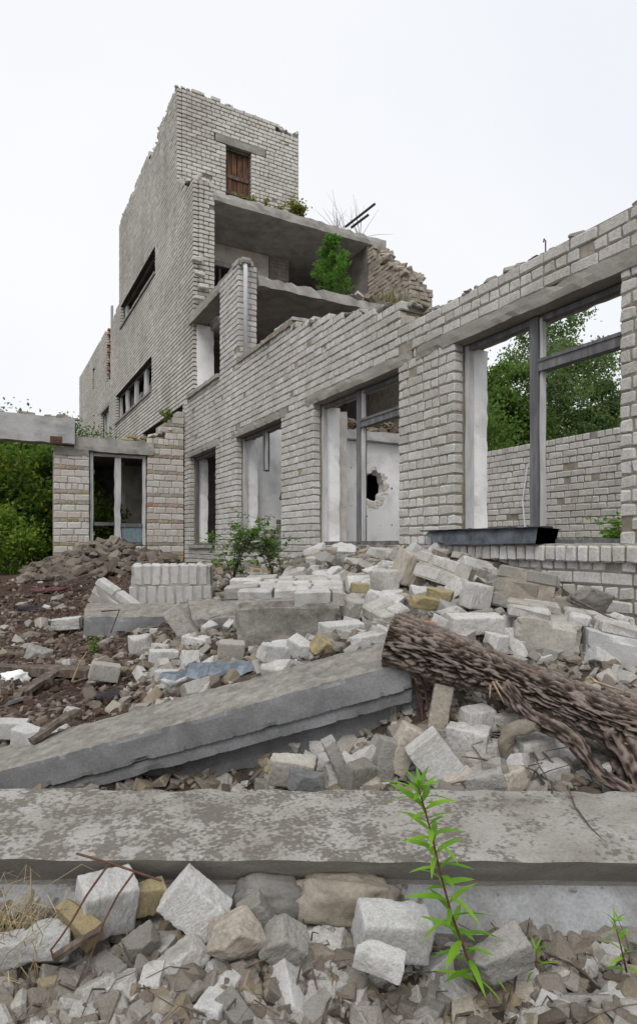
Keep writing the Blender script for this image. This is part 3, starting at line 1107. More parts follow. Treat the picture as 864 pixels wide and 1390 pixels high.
def short_mat(row, c):
    m = row % len(hts)
    if m in (2, 5):
        return BR_RED if rng.random() < 0.35 else (BR_TAN if rng.random() < .7 else BR_YEL)
    if m == 7 or c[2] < -0.3:
        return BR_YEL if rng.random() < 0.4 else BR_TAN
    return BR_PIL if c[2] < 1.9 else BR_TOW


def short_top(x):
    return 2.42 + (0.35 if x > 3.5 else 0) + (0.3 if x > 3.8 else 0) + mn.noise(Vector((x * 4, 3, 1))) * 0.12


B, K = masonry(3.16, 3.985, -0.9, 3.2, short_top, (), headers=3, heights=hts, ragged=0.06, L=0.27)
lay(short, '-Y', SY, B, BR_PIL, single=110, matfn=short_mat, chamf=0.008)
core(short, '-Y', SY, K, 0.01, 0.38, MORT_LT)
B, K = masonry(1.24, 1.94, -0.9, 1.86, None, (), headers=3, heights=hts, L=0.27)
lay(short, '-Y', SY, B, BR_PIL, single=90, matfn=short_mat, chamf=0.008)
core(short, '-Y', SY, K, 0.01, 0.38, MORT_LT)
B, K = masonry(1.96, 3.14, -0.9, -0.02, None, (), headers=3, heights=hts, L=0.27)
lay(short, '-Y', SY, B, BR_PIL, single=0, matfn=short_mat, chamf=0.008)
core(short, '-Y', SY, K, 0.01, 0.38, MORT_LT)
slabby('pier_cap', (1.26, SY - 0.015, 1.88), (1.93, SY + 0.39, 2.06), CONC_LINT, short, 0.09, 0.015)
slabby('lintel', (1.62, SY - 0.03, 2.0), (3.30, SY + 0.38, 2.30), CONC, short, 0.1, 0.008, edge=0.04)
b = MB()
cs = [(2.75 + i * 0.13 + rng.uniform(-.03, .03), SY + 0.15 + rng.uniform(-.06, .06), 2.335 + (i % 2) * 0.07) for i in range(6)]
b.bricks(cs, [(0.11, 0.06, 0.034)] * 6, np.eye(3), rng.random(6), 0.014, 0.012)
b.build('loose_brick', BR_YEL, short, kind='stuff')
wf = thing_part('window_frame', short)
sx0, sx1 = 1.96, 3.14
y0 = SY + 0.09
for nme, lo, hi in (('frame_side', (sx0, y0, 0.0), (sx0 + 0.07, y0 + 0.07, 1.99)), ('frame_side', (sx1 - 0.07, y0, 0.0), (sx1, y0 + 0.07, 1.99)),
                    ('frame_head', (sx0 + 0.072, y0, 1.92), (sx1 - 0.072, y0 + 0.068, 1.99)), ('frame_bottom', (sx0 + 0.072, y0, 0.0), (sx1 - 0.072, y0 + 0.068, 0.06)),
                    ('mullion', (2.47, y0 - 0.02, 0.01), (2.60, y0 + 0.085, 1.915)),
                    ('transom', (sx0 + 0.072, y0 + 0.004, 0.42), (2.468, y0 + 0.07, 0.50)), ('transom', (2.602, y0 + 0.004, 0.40), (sx1 - 0.072, y0 + 0.07, 0.48))):
    slabby(nme, lo, hi, WOOD_G if nme in ('transom', 'frame_bottom') else WOOD_W, wf, 0.2, 0.005)
box_part('glass_panel', (2.62, y0 + 0.03, 0.065), (3.06, y0 + 0.036, 0.39), GLASS_T, wf)
# room behind it
slabby('room_roof', (1.5, SY + 0.42, 2.08), (4.0, 17.6, 2.26), CONC_DK, short, 0.3, 0.01)
box_part('room_wall', (2.62, 17.2, -0.6), (4.0, 17.5, 2.07), INNER, short)
box_part('room_wall', (1.2, 17.2, -0.6), (1.75, 17.5, 2.07), INNER, short)
box_part('room_post', (2.95, 15.6, -0.6), (3.05, 15.75, 2.07), PLAST_OLD, short)
box_part('room_panel', (3.1, 16.2, -0.6), (3.7, 16.3, 2.07), PLAST_OLD, short)

beam = thing('roof_beam', 'pale concrete roof beam resting on the brick pier at the yard edge', 'beam', (0.5, SY, 2.1))
slabby('beam_body', (-6.5, SY - 0.16, 2.10), (1.63, SY + 0.22, 2.64), CONC_LT, beam, 0.16, 0.01, edge=0.03)
slabby('rotten_end', (1.15, SY - 0.175, 2.10), (1.38, SY - 0.161, 2.24), RUST, beam, 0.06, 0.008)
b = MB()
for i in range(26):
    x = rng.uniform(-4, 1.5)
    b.box((x, SY - 0.05, 2.63), (x + rng.uniform(.08, .3), SY + rng.uniform(.02, .15), 2.64 + rng.uniform(.02, .09)), rng.random(), jit=0.015)
b.build('loose_mortar', MORTAR, beam, kind='stuff')

# broken mortar and brick ends along the torn wall tops
def crest(parent, pts3, n, s0, s1, mat, seed, thick=0.3, face='-X'):
    r_ = np.random.default_rng(seed)
    b = MB()
    pts3 = [np.array(p) for p in pts3]
    seg = [np.linalg.norm(pts3[i + 1] - pts3[i]) for i in range(len(pts3) - 1)]
    tot = sum(seg)
    for i in range(n):
        q = r_.random() * tot
        k_ = 0
        while q > seg[k_]:
            q -= seg[k_]
            k_ += 1
        p = pts3[k_] + (pts3[k_ + 1] - pts3[k_]) * (q / seg[k_])
        t_ = r_.uniform(0.03, thick)
        p = p + (np.array([t_, 0, 0]) if face == '-X' else np.array([0, t_, 0]))
        s = s0 * (s1 / s0) ** r_.random()
        hh = np.array([s * 1.2, s, s * r_.uniform(.35, .7)])
        L = CHS * (hh - np.where(np.abs(CHV) > 0.9, 0, hh.min() * r_.uniform(.2, .6)))
        L = L + np.repeat(r_.uniform(-.3, .3, (8, 3)) * s, 3, axis=0)
        E = np.array(Euler((r_.normal(0, .3), r_.normal(0, .3), r_.uniform(0, 6.28))).to_matrix())
        b.batch((L @ E.T + p)[None], CHQ, CHT, [r_.random()])
    return b.build('broken_crest', mat, parent, kind='stuff')


crest(facade, [(FX, 1.8, 2.41), (FX, 5.3, 2.41)], 150, 0.015, 0.06, BR_GRY, 1)
crest(facade, [(FX, 5.36, 2.66), (FX, 8.1, 3.26)], 110, 0.015, 0.06, BR_GRY, 2)
crest(tower, [(TX, 14.6, 11.2), (TX, 21.6, 11.2)], 150, 0.02, 0.06, BR_TOW, 3)
crest(tower, [(TX, 14.55, 11.17), (7.3, 14.55, 11.05)], 110, 0.03, 0.09, BR_TOW, 4, face='-Y')
crest(tower, [(TX, 13.3, 8.25), (TX, 14.4, 8.6)], 50, 0.03, 0.10, BR_TOW, 5, 0.4)
crest(tower, [(8.7, 11.45, 6.3), (8.7, 13.1, 7.7)], 60, 0.03, 0.10, BR_TAN, 6, 0.5)
crest(tower, [(4.6, 13.25, 8.05), (9.2, 13.25, 8.05)], 120, 0.012, 0.04, MORTAR, 7, 0.5, '-Y')
crest(short, [(3.2, SY, 2.42), (3.95, SY, 2.75)], 50, 0.02, 0.07, BR_TOW, 8, face='-Y')

# ================================================================ INSIDE THE HALL
CW = thing('court_wall', 'low far brick wall seen through the widest window opening', 'brick wall', (7.5, 5, -0.4))


def cw_top(y):
    return 1.60 + mn.noise(Vector((y * 2, 0, 8))) * 0.05


B, K = masonry(0.4, 9.6, -0.5, 1.8, cw_top, (), headers=3)
core(CW, '-X', 7.5, K, 0.01, 0.38, MORTAR)
lay(CW, '-X', 7.5, B, BR_FAC, single=280)
b = MB()
p0 = (7.44, 6.6, 1.45)
b.tube([p0, (7.42, 6.75, 1.2), (7.43, 6.85, 0.7), (7.44, 6.8, 0.2)], 0.012, seg=5)
o = tag(b.build('cable', PIPE_W), 'thin white cable hanging down the far brick wall', 'cable')

# cross wall with the shot hole
cross = thing('plaster_wall', 'white plastered inner wall with a ragged black hole', 'wall', (5.9, 8.0, -0.4))


def holed_wall(x0, x1, z0, z1, y, thick, cxh, czh, rx, rz, mat, parent, back):
    bm = bmesh.new()
    nseg = 34
    rings = []
    for k_ in range(2):
        ring = []
        for i in range(nseg):
            t = 2 * math.pi * i / nseg
            s = 1 + 0.16 * mn.noise(Vector((math.cos(t) * 1.7, math.sin(t) * 1.7, 3.3))) + (0.10 if i % 4 < 2 else -0.04)
            s *= 1.0 if k_ == 0 else 0.86
            ring.append(bm.verts.new((cxh + math.cos(t) * rx * s, y + k_ * thick, czh + math.sin(t) * rz * s)))
        rings.append(ring)
    outs = []
    for k_ in range(2):
        outs.append([bm.verts.new((x, y + k_ * thick, z)) for x, z in ((x0, z0), (x1, z0), (x1, z1), (x0, z1))])
    for k_ in range(2):
        es = []
        for loop in (rings[k_], outs[k_]):
            for i in range(len(loop)):
                es.append(bm.edges.new((loop[i], loop[(i + 1) % len(loop)])))
        bmesh.ops.triangle_fill(bm, edges=es, use_beauty=True)
    for loops in (rings, outs):
        n = len(loops[0])
        for i in range(n):
            bm.faces.new((loops[0][i], loops[0][(i + 1) % n], loops[1][(i + 1) % n], loops[1][i]))
    bmesh.ops.recalc_face_normals(bm, faces=bm.faces)
    me = bpy.data.meshes.new('plaster_face')
    bm.to_mesh(me)
    bm.free()
    me.materials.append(mat)
    return link('plaster_face', me, parent)


holed_wall(4.41, 7.45, -0.5, 1.62, 8.0, 0.14, 5.40, 0.93, 0.19, 0.255, PLASTER, cross, None)
# torn plaster collar and shot marks: pieces proud of / pits in the face
b = MB()
cs, hz = [], []
for i in range(40):
    t = rng.uniform(0, 2 * math.pi)
    s = rng.uniform(1.0, 1.22)
    cs.append((5.40 + math.cos(t) * 0.2 * s, 8.0 + 0.001, 0.93 + math.sin(t) * 0.27 * s))
    hz.append((rng.uniform(.012, .05), 0.006, rng.uniform(.01, .03)))
b.bricks(cs, hz, np.eye(3), rng.random(len(cs)), 0.004, 0.008)
b.build('torn_plaster', PLAST_OLD, cross, kind='stuff')
b = MB()
for i in range(85):
    x, z = (rng.uniform(4.7, 6.6), rng.uniform(0.05, 1.5)) if i % 3 == 0 else (5.48 + rng.normal(0, .3), 1.0 + rng.normal(0, .33))
    if (x - 5.4) ** 2 / .09 + (z - .93) ** 2 / .14 < 1:
        continue
    r = 0.004 + 0.02 * rng.random() ** 3
    t = np.arange(6) * math.pi / 3
    V = np.stack([x + np.cos(t) * r * rng.uniform(.6, 1.3, 6), np.full(6, 7.9965), z + np.sin(t) * r * rng.uniform(.6, 1.3, 6)], 1)
    b.raw(np.vstack([V, [[x, 7.9965, z]]]), (), [(6, j, (j + 1) % 6) for j in range(6)])
b.build('shot_mark', DARK, cross, kind='stuff')
slabby('cornice', (4.46, 7.86, 1.625), (7.4, 9.15, 1.78), CONC_LT, cross, 0.12, 0.008)
slabby('plaster_pilaster', (4.42, 7.55, -0.3), (4.62, 7.99, 1.95), PLAST_OLD, cross, 0.1, 0.005)
box_part('shade_box_side', (4.95, 8.16, -0.5), (5.03, 9.1, 1.62), INNER, cross)  # added side and back walls, closing a small box so the hole stays dark
box_part('shade_box_side', (7.2, 8.16, -0.5), (7.3, 9.1, 1.62), INNER, cross)
box_part('shade_box_back', (5.04, 9.0, -0.5), (7.19, 9.1, 1.62), INNER, cross)
b = MB()
for i in range(420):
    x, y = rng.uniform(4.75, 7.3), rng.uniform(7.9, 9.0)
    s = rng.uniform(.02, .09)
    M = Matrix.Translation((x, y, 1.79 + rng.uniform(0, 1) * 0.3 * smooth(7.85, 8.6, y))) @ Euler(tuple(rng.uniform(-1, 1, 3))).to_matrix().to_4x4()
    b.box((-s, -s * .7, -s * .3), (s, s * .7, s * .3), rng.random(), M, 0.01)
o = b.build('roof_debris', RUST, cross, kind='stuff')
o.data.materials[0] = m_brick('roof_litter', [(0.06, 0.038, 0.028), (0.12, 0.085, 0.065), (0.24, 0.20, 0.14), (0.08, 0.05, 0.038)])
box_part('litter_bed', (4.8, 8.3, 1.785), (7.3, 9.1, 1.95), SOIL, cross)

cross2 = thing('plaster_wall', 'white plastered inner wall with bare brick patch behind the third window', 'wall', (4.8, 10.6, -0.4))
slabby('plaster_face', (4.43, 10.55, -0.5), (5.6, 10.7, 2.25), PLASTER, cross2, 0.15, 0.006)
B, K = masonry(4.62, 5.1, -0.2, 0.52, lambda x: 0.25 + (x - 4.6) * 0.6, (), headers=2, ragged=0.05)
lay(cross2, '-Y', 10.542, B, BR_TAN, stuffname='bare_brick', dep=0.05, jit=0.001)

# metal tray on the sill
tray = thing('metal_tray', 'dark bent sheet metal tray lying on the brick window sill', 'metal sheet', (FX, 4.15, 0.02))
bm = bmesh.new()
prof = [(-0.09, 0.15), (-0.12, 0.016), (0.12, 0.015), (0.16, 0.13), (0.20, 0.135)]
ys = np.linspace(3.46, 4.86, 13)
vv = []
for j, y in enumerate(ys):
    row = []
    f = (y - 3.46) / 1.4
    for i, (x, z) in enumerate(prof):
        w = mn.noise(Vector((y * 2, x * 4, 1))) * 0.012
        taper = max(0.15, 1 - max(0, f - 0.78) * 3.6) if z < 0.1 else 1.0
        zz = z if z > 0.1 else 0.14 - (0.14 - z) * taper
        row.append(bm.verts.new((FX + x + 0.02 + w, y, zz - f * 0.02 + w)))
    vv.append(row)
for j in range(len(ys) - 1):
    for i in range(len(prof) - 1):
        bm.faces.new((vv[j][i], vv[j + 1][i], vv[j + 1][i + 1], vv[j][i + 1]))
bm.faces.new([vv[0][i] for i in range(5)])
me = bpy.data.meshes.new('tray_sheet')
bmesh.ops.solidify(bm, geom=bm.faces[:], thickness=0.004)
bm.to_mesh(me)
bm.free()
me.materials.append(STEEL_MID)
link('tray_sheet', me, tray)
slabby('tray_rim', (FX - 0.11, 3.42, 0.140), (FX + 0.06, 4.93, 0.156), STEEL_DK, tray, 0.1, 0.008)


# ================================================================ BEAMS AND SLABS OF THE HEAP
def sweep(name, prof, P0, P1, nseg, mat, parent, rough=0.006, chip=0.03, res=0.05, corners_sharp=True, xdir=None, ends=True, segmats=None):
    """prof: (across, up) corner points, clockwise or not; swept from P0 to P1"""
    P0, P1 = Vector(P0), Vector(P1)
    ax = (P1 - P0).normalized()
    up = Vector((0, 0, 1))
    side = ax.cross(up).normalized() if xdir is None else Vector(xdir)
    upv = side.cross(ax).normalized()
    if upv.z < 0:
        upv = -upv
    ring, isc, sgm = [], [], []
    n = len(prof)
    for i in range(n):
        a, b = np.array(prof[i]), np.array(prof[(i + 1) % n])
        m = max(1, int(np.linalg.norm(b - a) / res))
        for j in range(m):
            ring.append(a + (b - a) * j / m)
            isc.append(j == 0)
            sgm.append(i)
    ctr = np.mean(ring, axis=0)
    bm = bmesh.new()
    rows = []
    seed = rng.uniform(0, 99)
    for s in range(nseg + 1):
        row = []
        c = P0 + (P1 - P0) * (s / nseg)
        for q, k_ in zip(ring, isc):
            p = c + side * float(q[0]) + upv * float(q[1])
            nv = mn.noise_vector(p * 7 + Vector((seed, 0, 0))) * rough
            if k_:
                g = max(0.0, mn.noise(p * 8 + Vector((0, seed, 0))) + 0.2) * chip
                g += max(0.0, mn.noise(p * 30 + Vector((0, seed, 0)))) * chip * .5
                d2 = ctr - q
                d2 = d2 / (np.linalg.norm(d2) + 1e-6)
                nv += (side * float(d2[0]) + upv * float(d2[1])) * g
            if s in (0, nseg):
                nv += ax * (mn.noise(p * 12) * 0.02)
            row.append(bm.verts.new(p + nv))
        rows.append(row)
    m = len(ring)
    for s in range(nseg):
        for j in range(m):
            f_ = bm.faces.new((rows[s][j], rows[s][(j + 1) % m], rows[s + 1][(j + 1) % m], rows[s + 1][j]))
            if segmats:
                f_.material_index = sgm[j]
    if ends:
        bm.faces.new(rows[0])
        bm.faces.new(rows[-1])
    bmesh.ops.recalc_face_normals(bm, faces=bm.faces)
    me = bpy.data.meshes.new(name)
    bm.to_mesh(me)
    bm.free()
    for mt_ in (segmats or [mat]):
        me.materials.append(mt_)
    return link(name, me, parent)


# the mottled beam across the front: profile in (distance, height)
fb = thing('concrete_beam', 'long mottled concrete beam lying across the front of the rubble', 'concrete beam', rd(0, 2.0, -1.3))
prof = [(1.82, -0.95), (2.36, -0.953), (2.36, -1.5), (1.84, -1.5), (1.85, -1.27), (1.835, -1.18), (1.905, -1.068), (1.90, -1.05)]
PR = [(-(a - 1.82), b + 0.95) for a, b in prof]
PL = rd(-2.4, 1.79, -0.922)
PRt = rd(1.7, 1.83, -0.962)
axd = (PRt - PL).normalized()
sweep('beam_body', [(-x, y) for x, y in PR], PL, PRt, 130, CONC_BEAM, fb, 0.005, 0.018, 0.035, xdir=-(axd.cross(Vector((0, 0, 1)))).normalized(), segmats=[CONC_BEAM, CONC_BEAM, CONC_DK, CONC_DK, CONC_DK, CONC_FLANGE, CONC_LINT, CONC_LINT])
# mortar lump stuck to its lower flange
def lump(name, c, size, mat, parent, seed, amp=0.25, sub=3, fr=1.6):
    bm = bmesh.new()
    bmesh.ops.create_icosphere(bm, subdivisions=sub, radius=1.0)
    for v_ in bm.verts:
        p = v_.co.copy()
        f = 1 + amp * mn.fractal(p * fr + Vector((seed, 0, 0)), 0.8, 2.0, 4)
        q = Vector([math.copysign(abs(t) ** 0.7, t) for t in p]) * f
        v_.co = Vector((q.x * size[0], q.y * size[1], q.z * size[2]))
    me = bpy.data.meshes.new(name)
    bm.to_mesh(me)
    bm.free()
    me.materials.append(mat)
    for p in me.polygons:
        p.use_smooth = True
    o = link(name, me, parent)
    return o


for (u0, u1, v, sz) in ((320, 420, 1226, 0.07), (395, 535, 1222, 0.075)):
    o = lump('mortar_lump', None, ((u1 - u0) / FOC * 1.85 / 2, 0.055, sz), CONC_DK if u0 < 390 else MORTAR, fb, u0, 0.22, 4)
    o.location = Vector(at((u0 + u1) / 2, v, 1.84)) - fb.location
    o.matrix_parent_inverse = Matrix()
    o.rotation_euler = (0, rad(3), -YAW)

# the tilted floor slab above it: four top corners
def slab8(name, tl, tr, br, bl, thick, mat_top, mat_face, parent, n=(70, 14, 4), rough=0.006, chip=0.03):
    """top corners front-left, front-right, back-right, back-left; body hangs straight below"""
    bm = bmesh.new()
    nx, ny, nz_ = n
    seed = rng.uniform(0, 90)
    V = {}

    def vert(i, j, k_):
        key = (i, j, k_)
        if key in V:
            return V[key]
        a, b, c = i / nx, j / ny, k_ / nz_
        p = (tl * (1 - a) + tr * a) * (1 - b) + (bl * (1 - a) + br * a) * b
        p = p + Vector((0, 0, -thick * c))
        p = p + mn.noise_vector(p * 6 + Vector((seed, 0, 0))) * rough
        if k_ == 0:
            p.z += max(0, mn.noise(p * 18)) * rough * 1.2
        e = (i in (0, nx)) + (j in (0, ny)) + (k_ in (0, nz_))
        if e >= 2:
            ctr = (tl + tr + br + bl) / 4 + Vector((0, 0, -thick / 2))
            g = max(0.0, mn.noise(p * 7) - 0.15) * chip + max(0, mn.noise(p * 23 + Vector((seed, 3, 1))) - 0.3) * chip * .9 + max(0, mn.noise(p * 80)) * chip * .2
            if j in (0, ny):
                dv = (bl - tl).normalized() * (1 if j == 0 else -1)
                p = p + dv * g
            if k_ in (0, nz_):
                p.z += -g * 0.8 if k_ == 0 else g * 0.8
        V[key] = bm.verts.new(p)
        return V[key]

    def quad(a, b, c, d, mi):
        f = bm.faces.new((a, b, c, d))
        f.material_index = mi
    for i in range(nx):
        for j in range(ny):
            quad(vert(i, j, 0), vert(i + 1, j, 0), vert(i + 1, j + 1, 0), vert(i, j + 1, 0), 0)
            quad(vert(i, j, nz_), vert(i, j + 1, nz_), vert(i + 1, j + 1, nz_), vert(i + 1, j, nz_), 1)
        for k_ in range(nz_):
            quad(vert(i, 0, k_), vert(i, 0, k_ + 1), vert(i + 1, 0, k_ + 1), vert(i + 1, 0, k_), 1)
            quad(vert(i, ny, k_), vert(i + 1, ny, k_), vert(i + 1, ny, k_ + 1), vert(i, ny, k_ + 1), 1)
    for j in range(ny):
        for k_ in range(nz_):
            quad(vert(0, j, k_), vert(0, j + 1, k_), vert(0, j + 1, k_ + 1), vert(0, j, k_ + 1), 1)
            quad(vert(nx, j, k_), vert(nx, j, k_ + 1), vert(nx, j + 1, k_ + 1), vert(nx, j + 1, k_), 1)
    bmesh.ops.recalc_face_normals(bm, faces=bm.faces)
    me = bpy.data.meshes.new(name)
    bm.to_mesh(me)
    bm.free()
    me.materials.append(mat_top)
    me.materials.append(mat_face)
    return link(name, me, parent)


ts = thing('floor_slab', 'thick grey concrete floor slab tilted across the heap above the mottled beam', 'concrete slab', rd(-0.4, 3.0, -1.1))
FL, FR = at(-70, 1066, 2.86), at(560, 897, 2.92)
BL_, BR_ = at(-60, 1031, 3.26), at(536, 867, 3.30)
slab8('slab_top_layer', FL, FR, BR_, BL_, 0.135, CONC_SLAB, CONC_FACE, ts, n=(200, 26, 6), rough=0.004, chip=0.03)
off = Vector((0, 0, -0.137))
back = Vector((Fv[0], Fv[1], 0)) * 0.018
slab8('slab_lower_layer', FL + off + back, FR + off + back, BR_ + off, BL_ + off, 0.065, CONC_FACE, CONC_FACE, ts, n=(180, 10, 2), rough=0.003, chip=0.018)

us = thing('floor_slab', 'darker concrete slab wedged beneath the tilted slab', 'concrete slab', rd(0, 3.1, -1.1))
slab8('slab_body', at(-40, 1090, 2.98), at(574, 948, 3.02), at(560, 920, 3.36), at(-40, 1060, 3.34), 0.15, CONC_FACE, CONC_FACE, us, n=(160, 10, 4), rough=0.003, chip=0.02)
b = MB()
for u0, v0, u1, v1 in ((561, 925, 576, 1000), (566, 905, 580, 960)):
    b.tube([at(u0, v0, 2.97), at((u0 + u1) / 2 + 3, (v0 + v1) / 2, 2.95), at(u1, v1, 2.93)], 0.007, seg=5)
b.build('rebar', RUST, us, kind='stuff')

# grey slab lying in the middle distance
ms = thing('floor_slab', 'grey concrete slab lying level below the brick soldier chunk', 'concrete slab', at(220, 860, 5.6))
D1 = 5.5
slab8('slab_body', at(113, 838, D1), at(335, 836, D1 + .1), at(322, 818, D1 + .55), at(118, 819, D1 + .5), 0.17, CONC_SLAB, CONC_FACE, ms, n=(40, 10, 4), rough=0.012, chip=0.05)
ms2 = thing('floor_slab', 'grey concrete slab end lying beside the topped brick chunk', 'concrete slab', at(320, 840, 5.4))
slab8('slab_body', at(262, 842, 5.3), at(345, 838, 5.2), at(330, 812, 5.9), at(255, 814, 5.9), 0.2, CONC_SLAB, CONC_DK, ms2, n=(16, 10, 4), rough=0.015, chip=0.05)

# ================================================================ FALLEN PIECES OF MASONRY
def chunk(name, label, c, yaw, pitch, roll, nx, nz, ny, sz, mat, mort, drop=0.15, backplate=True, dirt=None):
    """piece of fallen wall: nx x nz bricks of size sz in ny layers; each brick a part, mortar bed between them"""
    t = thing(name, label, 'masonry chunk', c, 'fallen masonry chunks')
    t.rotation_euler = (pitch, roll, yaw)
    j = 0.012
    L, Dp, Hh = sz
    W_ = nx * (L + j)
    Z_ = nz * (Hh + j)
    for row in range(nz):
        for lay_ in range(ny):
            sh = (L + j) / 2 if (row + lay_) % 2 else 0
            for i in range(nx + (1 if sh else 0)):
                x0 = -W_ / 2 + i * (L + j) - sh
                x1 = x0 + L
                x0, x1 = max(x0, -W_ / 2 + rng.uniform(-.02, .02)), min(x1, W_ / 2 + rng.uniform(-.02, .02))
                if x1 - x0 < 0.05:
                    continue
                edge = i == 0 or x1 > W_ / 2 - 0.06 or row == nz - 1
                if edge and rng.random() < drop:
                    continue
                b = MB()
                hw = (x1 - x0) / 2
                b.bricks([[0, 0, 0]], [[hw, Dp / 2 - 0.003, Hh / 2]], np.eye(3), [0], 0.008, 0.006)
                o = bpy.data.objects.new('brick', b.mesh('brick', mat))
                COL.objects.link(o)
                o.parent = t
                o.location = ((x0 + x1) / 2, (lay_ - (ny - 1) / 2) * (Dp + j), (row + 0.5) * (Hh + j))
                o.rotation_euler = tuple(rng.uniform(-.02, .02, 3))
    bm = bmesh.new()
    o = slabby('mortar_bed', (-W_ / 2 + 0.02, -ny * (Dp + j) / 2 + 0.014, 0.006), (W_ / 2 - 0.02, ny * (Dp + j) / 2 - 0.014, Z_ - 0.016), mort, None, 0.05, 0.008)
    o.parent = t
    return t


SB = (0.25, 0.12, 0.088)
yawc = -YAW   # parallel to the picture
# topped chunk: bricks seen edge-on on its upper face, grey mortared front
c = at(388, 865, 4.15)
t = thing('masonry_chunk', 'big fallen wall chunk with a flat top of brick rows and mortared grey front', 'masonry chunk', c, 'fallen masonry chunks')
t.rotation_euler = (rad(7), rad(-1.5), yawc)
o = slabby('mortar_body', (-0.34, -0.02, -0.1), (0.385, 0.68, 0.245), CONC_SLAB, None, 0.04, 0.02, edge=0.05)
o.parent = t
for r in range(6):
    x = -0.40 + (0.06 if r % 2 else -0.05)
    while x < 0.38:
        w = 0.25 if rng.random() < .75 else 0.12
        w = min(w, 0.41 - x)
        if w > 0.05 and not (r == 0 and x < -0.1):
            b = MB()
            b.bricks([[0, 0, 0]], [[w / 2 - 0.005, 0.055, 0.05]], np.eye(3), [0], 0.006, 0.006)
            o = bpy.data.objects.new('brick', b.mesh('brick', BR_RUB))
            COL.objects.link(o)
            o.parent = t
            o.location = (x + w / 2, 0.055 + r * 0.118 + rng.uniform(-.004, .004), 0.262 + rng.uniform(-.008, .006))
            o.rotation_euler = tuple(rng.uniform(-.03, .03, 3))
        x += w + 0.006

# soldier chunk by the short wall
chunk('masonry_chunk', 'fallen chunk of upright bricks standing in front of the low cross wall', at(235, 818, 6.9) + Vector((0, 0, -0.02)), yawc + rad(4), rad(4), 0, 9, 2, 2, (0.09, 0.12, 0.22), BR_WHT, MORT_LT, 0.06)
chunk('masonry_chunk', 'tilted fallen chunk of four brick courses leaning on the grey slab end', at(146, 832, 6.5), yawc + rad(-8), rad(8), rad(34), 2, 3, 1, SB, BR_WHT, MORT_LT, 0.15)
# by the facade: two-course piece and the large pale one
chunk('masonry_chunk', 'slumped fragment of mortared bricks below the brick sill', at(705, 828, 4.25) + Vector((0, 0, -0.02)), rad(-48), rad(-10), rad(10), 2, 3, 2, (0.2, 0.12, 0.09), BR_GRY, MORTAR, 0.15)
chunk('masonry_chunk', 'small chunk of four mortared bricks next to the flat topped wall chunk', at(522, 846, 4.15) + Vector((0, 0, -0.06)), yawc + rad(30), rad(18), rad(-14), 1, 2, 2, (0.22, 0.12, 0.09), BR_RUB, MORT_LT, 0.0)
chunk('masonry_chunk', 'chunk of mortared bricks high in the heap under the wide brick pier', at(598, 785, 4.75) + Vector((0, 0, -0.05)), yawc + rad(-35), rad(-12), rad(16), 2, 2, 1, (0.22, 0.14, 0.095), BR_RUB, MORT_LT, 0.1)
t = thing('masonry_chunk', 'large pale mortared block of bricks near the end of the log', 'masonry chunk', at(772, 905, 3.5), 'fallen masonry chunks')
t.rotation_euler = (rad(2), rad(9), yawc + rad(-14))
o = slabby('mortar_body', (-0.33, -0.02, -0.1), (0.05, 0.52, 0.24), MORT_LT, None, 0.035, 0.022, edge=0.06)
o.parent = t
o = slabby('mortar_body', (0.06, -0.05, -0.1), (0.34, 0.46, 0.225), CONC_LT, None, 0.035, 0.016, edge=0.05)
o.parent = t
for r in range(4):
    x = -0.36 + (0.08 if r % 2 else -0.02)
    while x < 0.30:
        w = min(0.25 if rng.random() < .7 else 0.13, 0.34 - x)
        if w > 0.06 and rng.random() < 0.8:
            b = MB()
            b.bricks([[0, 0, 0]], [[w / 2 - 0.006, 0.055, 0.036]], np.eye(3), [0], 0.014, 0.008)
            o = bpy.data.objects.new('brick', b.mesh('brick', BR_RUB))
            COL.objects.link(o)
            o.parent = t
            o.location = (x + w / 2, 0.05 + r * 0.122 + rng.uniform(-.006, .006), 0.262 + rng.uniform(-.012, .008))
            o.rotation_euler = tuple(rng.uniform(-.05, .05, 3))
        x += w + 0.006

